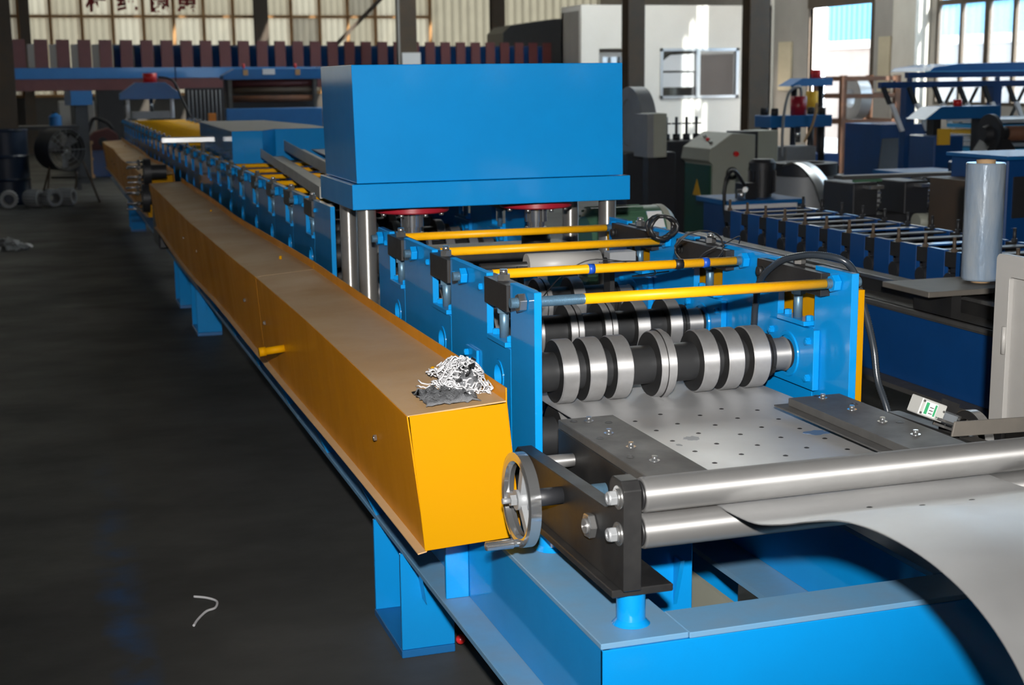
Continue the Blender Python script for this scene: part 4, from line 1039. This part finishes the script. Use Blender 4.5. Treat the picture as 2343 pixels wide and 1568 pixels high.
# ================================================================== MID-GROUND ON THE RIGHT
mo = thing('hydraulic_motor', 'green electric motor with paper label behind the right plates', 'motor', (2.62, 6.2, 0))
G().lathe((2.38, 6.2, 0.80), (2.86, 6.2, 0.80), [(0, 0), (0, 0.11), (0.03, 0.15), (0.36, 0.15), (0.36, 0.15)], 32).obj('housing', MGREEN, mo)
G().lathe((2.7405, 6.2, 0.80), (2.86, 6.2, 0.80), [(0, 0), (0, 0.153), (0.03, 0.153), (0.06, 0.13), (0.07, 0)], 32).obj('end_cap', GRGREEN, mo)
for k in range(12):
    a = 0.2 + k * 0.28; G().obox((2.53, 6.2 - 0.152 * cos(a), 0.80 + 0.152 * sin(a)), 0.26, 0.004, 0.012, rx=-a).obj('fin', MGREEN, mo)
l_ = G().obox((2.69, 6.2 - 0.128, 0.80 + 0.088), 0.075, 0.003, 0.10, rx=-0.60).obj('label_sheet', WPAPER, mo)
G().obox((2.69, 6.2 - 0.101, 0.80 + 0.122), 0.075, 0.0035, 0.018, rx=-0.60).obj('label_band', SKYPR, l_)
G().obox((2.69, 6.2 - 0.155, 0.80 + 0.052), 0.075, 0.0035, 0.012, rx=-0.60).obj('label_band', SKYPR, l_)
G().box(2.30, 2.95, 5.95, 6.5, 0.02, 0.645).obj('tank', MGREEN, mo, bevel=0.01); G().box(2.34, 2.80, 6.05, 6.35, 0.6455, 0.66).obj('foot', MGREEN, mo)

co = thing('control_console', 'grey green sloping control console with dark green door', 'console', (5.6, 11.3, 0))
G().prism([(5.42, 0.0), (5.42, 0.80), (5.38, 0.83), (5.40, 0.93), (5.60, 1.06), (5.82, 1.045), (5.82, 0.0)], 'y', 11.06, 11.62).obj('body', GRGREEN, co, bevel=0.004)
dr = G().box(5.408, 5.4195, 11.09, 11.59, 0.04, 0.79).obj('door', DGREEN, co)
G().prism([(11.26, 0.52), (11.42, 0.52), (11.34, 0.66)], 'x', 5.404, 5.4079).obj('warning_sign', YSIGN, dr)
G().box(5.396, 5.4079, 11.14, 11.17, 0.36, 0.44).obj('handle', BLACK, dr)
G().lathe((5.60, 11.0595, 0.72), (5.60, 10.5, 0.72), [(0, 0.028), (0, 0.055), (0.006, 0.055), (0.006, 0.028)], 22).obj('vent_ring', BLACK, co)
G().cyl((5.63, 11.0595, 0.885), (5.63, 11.03, 0.885), 0.022, n=14).obj('button', BRED, co)
for k in range(3): G().cyl((5.47 + 0.03 * k, 11.2 + 0.12 * k, 0.97 + 0.02 * k), (5.46 + 0.03 * k, 11.2 + 0.12 * k, 0.995 + 0.02 * k), 0.016, n=12).obj('button', BRED if k == 1 else BRIGHT, co)

tc_ = thing('control_cabinet', 'tall grey cabinet with black front and push buttons behind the console', 'cabinet', (6.35, 12.15, 0))
G().box(6.34, 6.55, 12.0, 12.3, 0, 1.035).obj('body', GRGREEN, tc_, bevel=0.004); G().box(6.165, 6.3395, 12.0, 12.3, 0, 1.03).obj('front', CASTD, tc_)
for k, m_ in enumerate((BRED, MGREEN, BRED)): G().cyl((6.21, 11.9995, 0.93 - 0.10 * k), (6.21, 11.97, 0.93 - 0.10 * k), 0.018, n=12).obj('button', m_, tc_)

hs = thing('hydraulic_station', 'blue oil tank with black vertical motor near the coiled strip', 'hydraulic unit', (5.05, 9.6, 0))
G().box(4.80, 5.33, 9.45, 9.95, 0.0, 0.60).obj('tank', DBLUE, hs, bevel=0.006); G().box(4.76, 5.37, 9.40, 10.0, 0.6005, 0.64).obj('lid', MBLUE, hs, bevel=0.004)
m_ = G().lathe((5.14, 9.65, 0.6405), (5.14, 9.65, 2), [(0, 0), (0, 0.075), (0.03, 0.075), (0.03, 0.09), (0.21, 0.09), (0.21, 0.10), (0.26, 0.10), (0.285, 0.08), (0.285, 0)], 26).obj('motor', CASTD, hs)
for k in range(14):
    a = k * 2 * pi / 14; G().obox((5.14 + 0.095 * cos(a), 9.65 + 0.095 * sin(a), 0.76), 0.02, 0.006, 0.16, rz=a).obj('fin', CASTD, m_)
v = G().box(4.90, 5.02, 9.50, 9.62, 0.6405, 0.76).obj('valve_block', CASTD, hs, bevel=0.004)
G().cyl((4.93, 9.5, 0.72), (4.88, 9.42, 0.72), 0.02, n=12).obj('fitting', BRIGHT, v); G().cyl((4.87, 9.46, 0.6405), (4.87, 9.46, 0.72), 0.03, n=12).obj('filler_cap', BRIGHT, hs)
G().tube(cat_rom([(4.92, 9.50, 0.74), (4.80, 9.45, 0.86), (4.72, 9.42, 0.78), (4.72, 9.42, 0.55), (4.78, 9.42, 0.3)]), 0.014, 7).obj('hose', RUBBER, hs)
G().box(4.70, 5.28, 9.36, 9.385, 0.585, 0.615).obj('pale_bar', WPAPER, hs)

dc = thing('strip_decoiler', 'grey drum of narrow steel strip with the strip end curling out', 'strip coil', (5.88, 10.2, 0))
G().lathe((5.90, 10.35, 0.0), (5.90, 10.35, 2), [(0, 0), (0, 0.40), (0.10, 0.40), (0.72, 0.30), (0.74, 0.30), (0.74, 0.0)], 36).obj('drum', GREYCAST, dc)
G().lathe((5.90, 10.35, 0.741), (5.90, 10.35, 2), [(0, 0.16), (0, 0.26), (0.10, 0.26), (0.10, 0.16), (0, 0.16)], 32).obj('coil', CASTD, dc)
sp = [(5.66, 10.3, 0.82), (5.60, 10.05, 0.865), (5.57, 9.85, 0.85), (5.53, 9.65, 0.80), (5.50, 9.50, 0.735), (5.46, 9.35, 0.635), (5.44, 9.25, 0.53), (5.43, 9.2, 0.42)]
sp = cat_rom(sp, 5)
o = G().grid([[p for p in sp], [p + Vector((0.14, 0.02, 0)) for p in sp]]).obj('strip', ALU, dc); mm = o.modifiers.new('s', 'SOLIDIFY'); mm.thickness = 0.003

gm = thing('punch_machine', 'dark machine with round grey housing beside the press hood', 'machine', (4.72, 11.2, 0))
G().box(4.60, 5.05, 11.0, 11.6, 0, 0.92).obj('body', CASTD, gm, bevel=0.01)
G().lathe((4.74, 11.3, 1.16), (5.0, 11.3, 1.16), [(0, 0.20), (0, 0.30), (0.13, 0.30), (0.13, 0.20), (0, 0.20)], 36).obj('housing', GREYCAST, gm)
G().cyl((4.76, 11.3, 1.16), (4.84, 11.3, 1.16), 0.20, n=32).obj('disc', GREYCAST, gm); G().box(4.78, 4.88, 11.1, 11.5, 0.9205, 1.0).obj('pedestal', GREYCAST, gm)
gc = thing('control_box', 'pale grey control box mounted on the dark machine beside the press', 'control box', (4.62, 10.55, 0.0))
G().box(4.615, 4.73, 10.48, 10.75, 0.91, 1.255).obj('case', GRGREEN, gc, bevel=0.004); G().box(4.56, 4.6145, 10.48, 10.75, 0.91, 1.25).obj('door', GREYCAST, gc); G().box(4.60, 4.68, 10.55, 10.65, 0, 0.9095).obj('stand', CASTD, gc)
sd = thing('spindle_unit', 'black spindle unit with four cross handles before the white office', 'machine', (5.85, 12.6, 0))
G().box(5.62, 6.05, 12.4, 12.9, 0, 0.94).obj('body', CASTD, sd, bevel=0.01)
for k in range(4):
    x = 5.68 + 0.105 * k; q = G().cyl((x, 12.6, 0.9405), (x, 12.6, 1.16), 0.014, n=10).obj('spindle', CASTD, sd)
    G().box(x - 0.045, x + 0.045, 12.592, 12.608, 1.09, 1.105).obj('cross_handle', BRIGHT, q); G().cyl((x, 12.6, 0.9405), (x, 12.6, 1.0), 0.035, n=14).obj('collar', CASTD, q)

bp = thing('punch_press', 'small blue four-post press with dark red cylinder on the right', 'press', (7.6, 13.6, 0))
G().box(7.22, 7.95, 13.4, 13.75, 1.0, 1.125).obj('head', MBLUE, bp, bevel=0.006); G().box(7.2, 8.0, 13.3, 13.9, 0, 0.60).obj('bed', CASTD, bp, bevel=0.01)
for (x, y) in ((7.30, 13.46), (7.86, 13.46), (7.30, 13.69), (7.86, 13.69)):
    c_ = G().cyl((x, y, 0.6005), (x, y, 0.9995), 0.035, n=14).obj('post', CASTD, bp); G().cyl((x, y, 1.1255), (x, y, 1.20), 0.04, n=8).obj('post_nut', CASTD, c_)
G().cyl((7.60, 13.5, 1.1255), (7.60, 13.5, 1.32), 0.085, n=22).obj('cylinder', RED, bp); G().cyl((7.60, 13.5, 0.84), (7.60, 13.5, 0.9995), 0.03, n=12).obj('ram', BRIGHT, bp)
G().box(7.42, 7.78, 13.42, 13.7, 0.6005, 0.80).obj('die', GREYCAST, bp, bevel=0.01)
G().tube(cat_rom([(7.60, 13.45, 1.32), (7.55, 13.4, 1.42), (7.42, 13.38, 1.36), (7.36, 13.38, 1.1), (7.35, 13.38, 0.7)]), 0.016, 7).obj('hose', GREYCAST, bp)
G().tube(cat_rom([(7.75, 13.38, 1.25), (7.70, 13.36, 1.05), (7.60, 13.36, 0.85)]), 0.014, 7).obj('hose', CARD, bp)
b2 = thing('punch_press', 'pale blue press head behind the red cylinder press', 'press', (8.7, 15.2, 0))
G().prism([(8.38, 1.41), (8.95, 1.41), (8.95, 1.50), (8.55, 1.50)], 'y', 15.1, 15.4).obj('head', MBLUE, b2); G().cyl((8.78, 15.2, 1.50), (8.78, 15.2, 1.60), 0.06, n=16).obj('cap', BRED, b2)
for x in (8.52, 8.88): G().cyl((x, 15.25, 0.62), (x, 15.25, 1.41), 0.035, n=12).obj('post', CASTD, b2)
G().box(8.35, 9.0, 15.0, 15.5, 0, 0.62).obj('bed', DBLUE, b2); G().cyl((8.62, 15.0, 1.1), (8.62, 15.0, 1.35), 0.07, n=14).obj('yellow_cap', YSIGN, b2)

rf = thing('rusty_rack', 'open rusty brown steel rack standing near the doorway', 'rack', (12.4, 20.3, 0))
for (x, y) in ((11.98, 19.9), (12.95, 19.9), (11.98, 20.7), (12.95, 20.7)): G().box(x - 0.045, x + 0.045, y - 0.045, y + 0.045, 0, 1.52).obj('post', RUST, rf)
for z in (0.22, 0.80, 1.20, 1.47):
    for y in (19.9, 20.7): G().box(12.025, 12.905, y - 0.03, y + 0.03, z - 0.035, z + 0.035).obj('rail', RUST, rf)
    for x in (11.98, 12.95): G().box(x - 0.03, x + 0.03, 19.945, 20.655, z - 0.035, z + 0.035).obj('rail', RUST, rf)
G().lathe((12.35, 20.3, 1.16), (12.55, 20.3, 1.16), [(0, 0.15), (0, 0.34), (0.2, 0.34), (0.2, 0.15), (0, 0.15)], 32).obj('steel_coil', GALV, label='grey steel coil held in the rusty rack', cat='coil')

cvy = thing('stacking_conveyor', 'long blue stacking conveyor with hanging white tipped arms at right', 'conveyor', (9.2, 12.3, 0))
G().box(7.93, 11.0, 12.0, 12.06, 1.50, 1.555).obj('upper_beam', DBLUE, cvy); G().box(7.70, 11.0, 12.1, 12.16, 1.405, 1.465).obj('lower_beam', DBLUE, cvy)
G().prism([(8.5, 1.56), (8.55, 1.60), (8.85, 1.635), (9.6, 1.645), (11.2, 1.66), (11.2, 1.56)], 'y', 12.5, 13.2).obj('roof_sheet', MBLUE, cvy)
G().box(8.45, 11.2, 12.45, 12.499, 1.545, 1.565).obj('roof_edge', SHEDBLUE, cvy)
for k in range(6):
    x = 7.80 + 0.285 * k
    a_ = G().quadslab((x - 0.10, 12.08, 1.41), (x - 0.06, 12.08, 1.42), (x + 0.02, 12.08, 1.26), (x - 0.02, 12.08, 1.25), 0.03).obj('arm', CASTD, cvy)
    G().quadslab((x - 0.02, 12.05, 1.25), (x + 0.02, 12.05, 1.26), (x + 0.15, 12.05, 1.00), (x + 0.11, 12.05, 0.99), 0.03).obj('arm_tip', WPAPER, a_)
    if k > 1: G().quadslab((x + 0.27, 12.30, 1.40), (x + 0.30, 12.30, 1.40), (x + 0.10, 12.30, 1.02), (x + 0.07, 12.30, 1.02), 0.02).obj('strut', PLATE, a_)
for x in (8.1, 9.1, 10.6): G().box(x - 0.05, x + 0.05, 12.2, 12.3, 0, 1.404).obj('leg', DBLUE, cvy)
for x in (8.0, 9.0, 10.0): G().box(x - 0.02, x + 0.02, 12.065, 12.095, 1.466, 1.499).obj('spacer', DBLUE, cvy)

p3_ = thing('punch_press', 'blue press with yellow block and red cap under the hanging arms', 'press', (8.3, 11.2, 0))
G().prism([(7.46, 1.14), (8.25, 1.14), (8.25, 1.25), (7.62, 1.25)], 'y', 11.0, 11.3).obj('head', MBLUE, p3_); G().box(7.50, 7.80, 10.9, 11.3, 0, 1.0).obj('body', DBLUE, p3_, bevel=0.01)
G().box(7.52, 7.63, 10.86, 10.8995, 0.92, 1.06).obj('yellow_block', YSIGN, p3_); G().cyl((7.86, 11.1, 1.2505), (7.86, 11.1, 1.31), 0.04, n=12).obj('cap', BRED, p3_)
G().box(7.58, 7.66, 11.05, 11.15, 1.0005, 1.1395).obj('post', CASTD, p3_); G().box(8.05, 8.12, 11.05, 11.15, 0.0, 1.1395).obj('post', CASTD, p3_)
G().box(8.35, 8.95, 13.1, 13.8, 0.0, 1.02).obj('machine_guard', DBLUE, label='dark blue machine housing behind the hanging arms', cat='machine')
g_ = thing('sheet_stack', 'stack of pale steel sheets with yellow edges lying under the conveyor', 'sheet stack', (8.9, 11.9, 0))
for k in range(8): G().box(8.35, 9.6, 11.2, 11.95, 0.70 + 0.055 * k, 0.735 + 0.055 * k).obj('sheet', [GALV, YSIGN, SKYPR, GALV][k % 4], g_)
G().box(8.35, 9.6, 11.25, 11.9, 0, 0.699).obj('bearer', DBLUE, g_)
sk = thing('sheet_ramp', 'dark flat sheet leaning against the blue housing', 'sheet', (8.3, 12.9, 0))
G().quadslab((8.02, 12.7, 0.0), (8.5, 12.75, 0.0), (8.66, 13.05, 0.88), (8.30, 13.0, 0.88), 0.01).obj('sheet', CASTD, sk)

cs = thing('cast_spindle', 'dark cast spindle head with flange and brown shaft above the film roll', 'spindle head', (6.7, 9.0, 0))
G().lathe((6.60, 9.0, 1.10), (7.4, 9.0, 1.10), [(0, 0), (0, 0.05), (0.05, 0.07), (0.05, 0.145), (0.08, 0.145), (0.08, 0.06), (0.14, 0.06), (0.14, 0.05), (0.8, 0.05), (0.8, 0)], 30).obj('spindle', CASTD, cs)
G().cyl((6.80, 9.0, 1.10), (7.4, 9.0, 1.10), 0.056, n=20).obj('shaft_sleeve', RUST, cs)
G().prism([(6.52, 0.90), (6.90, 0.90), (6.78, 1.06), (6.64, 1.06)], 'y', 8.92, 9.08).obj('pedestal', CASTD, cs); G().box(6.45, 7.4, 8.8, 9.2, 0, 0.8995).obj('stand', DBLUE, cs, bevel=0.01)
G().cyl((6.50, 8.9, 0.90), (6.50, 8.9, 0.95), 0.03, n=12).obj('filler', WPAPER, cs)

gl = thing('gear_line', 'black gear train housing with bright gear rims behind the blue stands', 'gear train', (4.75, 7.3, 0))
G().box(4.36, 5.41, 7.20, 7.55, 0.0, 0.74).obj('bed', CASTD, gl)
G().box(4.32, 5.51, 7.15, 7.25, 0.955, 0.975).obj('top_rail', PLATE, gl)
for k in range(3):
    x = 4.50 + 0.34 * k; b_ = G().box(x - 0.10, x + 0.06, 7.16, 7.5, 0.7405, 0.93).obj('housing', CASTD, gl, bevel=0.006)
    ge = G().lathe((x + 0.065, 7.30, 0.84), (x + 1, 7.30, 0.84), [(0, 0), (0, 0.105), (0.035, 0.105), (0.035, 0)], 30).obj('gear', GREYCAST, b_)
    tg = G()
    for i in range(24):
        a = i * 2 * pi / 24; tg.obox((x + 0.083, 7.30 + 0.11 * cos(a), 0.84 + 0.11 * sin(a)), 0.034, 0.012, 0.012, rx=a)
    tg.obj('gear_teeth', BRIGHT, b_, kind='stuff'); G().box(x - 0.04, x + 0.05, 7.08, 7.1595, 0.90, 0.92).obj('oil_cover', BRIGHT, b_)
G().box(4.38, 4.56, 7.12, 7.145, 0.94, 0.955).obj('green_strip', MGREEN, gl); G().cyl((4.78, 7.1, 0.70), (4.91, 7.1, 0.70), 0.05, n=16).obj('pale_roller', GRGREEN, gl)
be = thing('blue_machine', 'dark blue machine frame at the right edge behind the film roll', 'machine frame', (5.2, 6.6, 0))
G().box(4.86, 5.6, 6.4, 6.9, 0, 1.09).obj('body', DBLUE, be, bevel=0.008); G().box(4.84, 5.6, 6.38, 6.92, 1.0905, 1.11).obj('top_plate', MBLUE, be)
G().box(4.90, 5.05, 6.39, 6.3995, 0.78, 1.0).obj('slot_cover', CASTD, be); G().box(4.66, 4.85, 6.45, 6.8, 0.0, 0.98).obj('side_box', BRSTEEL, be)
ch = thing('blue_channel', 'blue steel channel with cardboard on it behind the gear train', 'channel', (6.5, 9.6, 0))
G().box(6.25, 6.80, 9.4, 9.9, 0.775, 0.80).obj('top', MBLUE, ch); G().box(6.25, 6.27, 9.4, 9.9, 0.0, 0.7745).obj('side', DBLUE, ch); G().box(6.78, 6.80, 9.4, 9.9, 0, 0.7745).obj('side', DBLUE, ch)
G().box(6.28, 6.50, 9.25, 9.395, 0.70, 0.765).obj('cardboard', CARD, ch)

# ================================================================== FAR BACKGROUND, LEFT AND CENTRE
A, Bp = Vector((-0.35, 23.0, 0)), Vector((9.40, 26.35, 0))
ang = math.atan2(Bp.y - A.y, Bp.x - A.x); LEN = (Bp - A).length
rk = thing('stacking_rack', 'long blue and maroon rack rail with upright plates before the far wall', 'rack', A, rz=ang)
for k in range(4):
    l0, l1 = LEN * k / 4, LEN * (k + 1) / 4 - 0.02
    G().box(l0, l1, -0.12, 0.12, 1.60, 1.765).obj('upper_beam', MBLUE, rk); G().box(l0, l1, -0.11, 0.11, 1.42, 1.5995).obj('lower_beam', MAROON, rk)
pm_ = G().box(-0.10, 0.10, -0.05, -0.02, 0, 0.425).mesh('upright', MAROON); pb_ = G().box(-0.10, -0.05, -0.0195, 0.28, 0, 0.36).mesh('upright_web', DBLUE); pc_ = G().box(-0.04, 0.22, 0.28, 0.30, 0, 0.35).mesh('backing', MBLUE)
for k in range(31):
    x = 0.12 + k * (LEN - 0.2) / 30
    o1 = bpy.data.objects.new('upright', pm_); COL.objects.link(o1); o1.parent = rk; o1.location = (x, 0, 1.7655)
    o2 = bpy.data.objects.new('upright_web', pb_); COL.objects.link(o2); o2.parent = o1
    if k > 3:
        o3 = bpy.data.objects.new('backing', pc_); COL.objects.link(o3); o3.parent = o1
for x in (1.0, 4.4, 7.8): G().box(x - 0.17, x + 0.17, -0.14, 0.14, 1.20, 1.4195).obj('saddle', MBLUE, rk); G().box(x - 0.10, x + 0.10, -0.1, 0.1, 0, 1.1995).obj('leg', CASTD, rk)
bq = thing('rear_press', 'blue press station with white sign in the far middle ground', 'press', (3.3, 21.6, 0))
G().prism([(2.60, 1.56), (4.06, 1.56), (4.06, 1.72), (2.78, 1.72), (2.60, 1.62)], 'y', 21.5, 21.9).obj('head', MBLUE, bq, bevel=0.006)
G().box(3.18, 3.36, 21.49, 21.4995, 1.63, 1.71).obj('white_sign', WPAPER, bq)
for x in (2.93, 3.70): G().box(x - 0.035, x + 0.035, 21.49, 21.4995, 1.62, 1.70).obj('marker', WOOD, bq); G().cyl((x, 21.7, 1.7205), (x, 21.7, 1.79), 0.02, n=10).obj('lamp', BRED, bq)
G().box(2.66, 3.98, 21.7, 22.0, 1.14, 1.559).obj('screen', CASTD, bq)
for z, m_ in ((1.28, RUST), (1.40, BRSTEEL), (1.50, MAROON)): G().cyl((2.74, 21.6, z), (3.92, 21.6, z), 0.05, n=14).obj('roll_shaft', m_, bq)
for x in (2.70, 3.96): G().box(x - 0.025, x + 0.025, 21.52, 21.57, 1.14, 1.559).obj('column', PLATE, bq)
G().box(2.62, 4.05, 21.5, 22.1, 0, 1.139).obj('bed', MBLUE, bq, bevel=0.01)
rc = thing('rack_of_rods', 'dark rack of hanging metal rods between the two far presses', 'rack', (2.3, 20.8, 0))
for k in range(9): G().cyl((2.02 + 0.055 * k, 20.8, 0.9), (2.02 + 0.055 * k, 20.8, 1.42), 0.008, n=6).obj('rod', GREYCAST, rc)
G().box(1.98, 2.52, 20.82, 20.9, 0, 1.45).obj('back_board', CASTD, rc)

fn = thing('drum_fan', 'large black drum fan on a tubular stand in the dark left background', 'fan', (0.3, 19.6, 0))
fc = Vector((0.315, 19.45, 0.69)); fd = Vector((0.48, -0.88, 0)).normalized(); bk = fc - fd * 0.36
G().lathe(bk, fc, [(0, 0.262), (0, 0.27), (0.36, 0.27), (0.36, 0.262), (0, 0.262)], 36).obj('drum', CASTD, fn)
gr_ = G()
for r in (0.05, 0.11, 0.17, 0.23, 0.262): gr_.lathe(fc, fc + fd, [(-0.004, r - 0.003), (0.004, r), (-0.004, r + 0.003)], 30)
for k in range(8):
    a = k * pi / 4; u = Vector((-fd.y, fd.x, 0)); gr_.cyl(fc, fc + (u * cos(a) + Vector((0, 0, 1)) * sin(a)) * 0.265, 0.0035, n=5)
gr_.obj('grille', GREYCAST, fn, kind='stuff')
for k in range(3):
    a = 0.4 + k * 2 * pi / 3; u = Vector((-fd.y, fd.x, 0)); r1 = (u * cos(a) + Vector((0, 0, 1)) * sin(a)); r2 = (u * cos(a + 0.5) + Vector((0, 0, 1)) * sin(a + 0.5)); c0 = fc - fd * 0.1
    G().quadslab(c0 + r1 * 0.04, c0 + r1 * 0.24, c0 + r2 * 0.24 - fd * 0.06, c0 + r2 * 0.04 - fd * 0.03, 0.006).obj('blade', GREYCAST, fn)
G().cyl(fc - fd * 0.2, fc - fd * 0.02, 0.05, n=16).obj('hub', PLATE, fn)
G().cyl((0.10, 19.60, 0.33), (0.60, 19.35, 0.33), 0.012, n=8).obj('crossbar', CASTD, fn)
for p, q in (((0.50, 19.3, 0.55), (0.68, 19.45, 0.0)), ((0.42, 19.35, 0.40), (0.36, 19.6, 0.0)), ((0.10, 19.6, 0.60), (0.02, 19.3, 0.0)), ((0.10, 19.8, 0.50), (-0.05, 20.0, 0.0))): G().cyl(p, q, 0.012, n=8).obj('leg', BRSTEEL, fn)
bl = thing('oil_drum', 'dark blue ribbed oil drum at the left edge of the picture', 'barrel', (-0.44, 19.7, 0))
G().lathe((-0.44, 19.7, 0), (-0.44, 19.7, 2), [(0, 0), (0, 0.28), (0.02, 0.29), (0.30, 0.28), (0.32, 0.295), (0.34, 0.28), (0.60, 0.28), (0.62, 0.295), (0.64, 0.28), (0.93, 0.28), (0.95, 0.29), (0.96, 0.28), (0.96, 0.27), (0.94, 0.265), (0.94, 0)], 36).obj('shell', NAVY, bl)
G().cyl((-0.35, 19.55, 0.9405), (-0.35, 19.55, 0.96), 0.03, n=12).obj('bung', GREYCAST, bl)
for k, (x, y, a, lab) in enumerate(((-0.43, 18.98, 0.0, 'motor stator ring lying leftmost on the floor before the oil drum'), (-0.13, 19.0, 0.9, 'motor stator lying second from left on the floor'), (0.08, 18.95, 0.45, 'motor stator ring lying third from left under the fan'), (0.26, 19.1, 1.15, 'finned motor stator lying rightmost under the fan'))):
    t = thing('motor_stator', lab, 'motor stator', (x, y, 0), 'motor stators on the floor'); d_ = Vector((sin(a), -cos(a), 0)); c_ = Vector((x, y, 0.115))
    G().lathe(c_ - d_ * 0.1, c_ + d_ * 0.1, [(0, 0.065), (0, 0.105), (0.2, 0.105), (0.2, 0.065), (0, 0.065)], 26).obj('ring', GREYCAST, t)
    tf = G(); u = Vector((d_.y, -d_.x, 0))
    for i in range(18):
        b_ = i * 2 * pi / 18; rr_ = u * cos(b_) + Vector((0, 0, 1)) * sin(b_); tf.cyl(c_ - d_ * 0.09 + rr_ * 0.108, c_ + d_ * 0.09 + rr_ * 0.108, 0.006, n=5)
    tf.obj('fins', GREYCAST, t, kind='stuff')
wp = thing('cable_spool', 'pale wooden cable spool standing behind the drum fan', 'spool', (0.70, 24.5, 0))
G().lathe((0.70, 24.5, 0), (0.70, 24.5, 1), [(0, 0), (0, 0.11), (0.05, 0.11), (0.05, 0.085), (0.29, 0.085), (0.29, 0.10), (0.33, 0.10), (0.33, 0.085), (0.55, 0.085), (0.55, 0.11), (0.60, 0.11), (0.60, 0)], 24).obj('spool', WOOD, wp)
cr = thing('blue_crate', 'dark blue crate under the red machine beside the far yellow cover', 'crate', (0.95, 24.9, 0))
G().box(0.74, 1.25, 24.6, 25.2, 0.0, 0.42).obj('body', DBLUE, cr, bevel=0.01); G().box(0.72, 1.27, 24.58, 25.22, 0.4205, 0.44).obj('rim', DBLUE, cr)
rm = thing('red_machine', 'dark red machine sitting on the blue crate in the left background', 'machine', (0.95, 24.9, 0.44))
G().prism([(0.70, 0.4405), (1.25, 0.4405), (1.22, 0.70), (1.08, 0.80), (0.85, 0.74), (0.70, 0.62)], 'y', 24.65, 25.1).obj('body', MAROON, rm, bevel=0.02); G().cyl((0.97, 24.6, 0.58), (0.97, 24.65, 0.58), 0.07, n=18).obj('wheel', CASTD, rm)
G().tube(cat_rom([(0.75, 24.8, 0.74), (0.85, 24.8, 0.95), (1.05, 24.8, 0.9), (1.15, 24.8, 0.78)]), 0.03, 7).obj('hose', RUBBER, rm)
wb = thing('grey_cabinet', 'pale grey cabinet standing in the shade under the rack rail', 'cabinet', (0.62, 27.0, 0)); G().box(0.34, 0.95, 26.8, 27.3, 0, 1.22).obj('body', GREYP, wb, bevel=0.01); G().box(0.36, 0.93, 26.79, 26.7995, 0.1, 1.15).obj('door', GREYP, wb)
bk_ = thing('dark_cabinet', 'tall black cabinet in shade left of the far press', 'cabinet', (1.2, 26.0, 0)); G().box(0.96, 1.42, 25.8, 26.4, 0, 1.46).obj('body', CASTD, bk_, bevel=0.01); G().box(0.98, 1.40, 25.79, 25.7995, 0.05, 1.42).obj('door', CASTD, bk_)
bt = thing('blue_canister', 'small blue canister on a dark bench behind the drum fan', 'canister', (0.22, 22.0, 0.93)); G().lathe((0.22, 22.0, 0.93), (0.22, 22.0, 2), [(0, 0), (0, 0.09), (0.13, 0.09), (0.16, 0.06), (0.18, 0.03), (0.18, 0)], 22).obj('body', MBLUE, bt); G().cyl((0.22, 22, 1.11), (0.22, 22, 1.13), 0.035, n=12).obj('cap', BLACK, bt)
bn = thing('work_bench', 'dark work bench in the shade behind the drum fan', 'bench', (0.1, 22.1, 0)); G().box(-0.5, 0.55, 21.8, 22.4, 0.88, 0.93).obj('top', CASTD, bn)
for x in (-0.46, 0.49):
    for y in (21.84, 22.36): G().box(x - 0.03, x + 0.03, y - 0.03, y + 0.03, 0, 0.8795).obj('leg', CASTD, bn)
hp = G(); r3 = random.Random(4)
for k in range(60):
    a = r3.random() * 6.28; d_ = r3.random() ** 0.7 * 0.22; hp.obox((-0.38 + d_ * cos(a), 14.3 + d_ * 1.3 * sin(a), 0.012 + 0.09 * max(0, 1 - d_ / 0.22) * r3.random()), 0.06, 0.05, 0.014, rz=a, rx=r3.random() * 0.6, ry=r3.random() * 0.6)
hp.obj('swarf_heap', GREYCAST, label='low heap of grey swarf on the floor at the left edge', cat='swarf', kind='stuff')
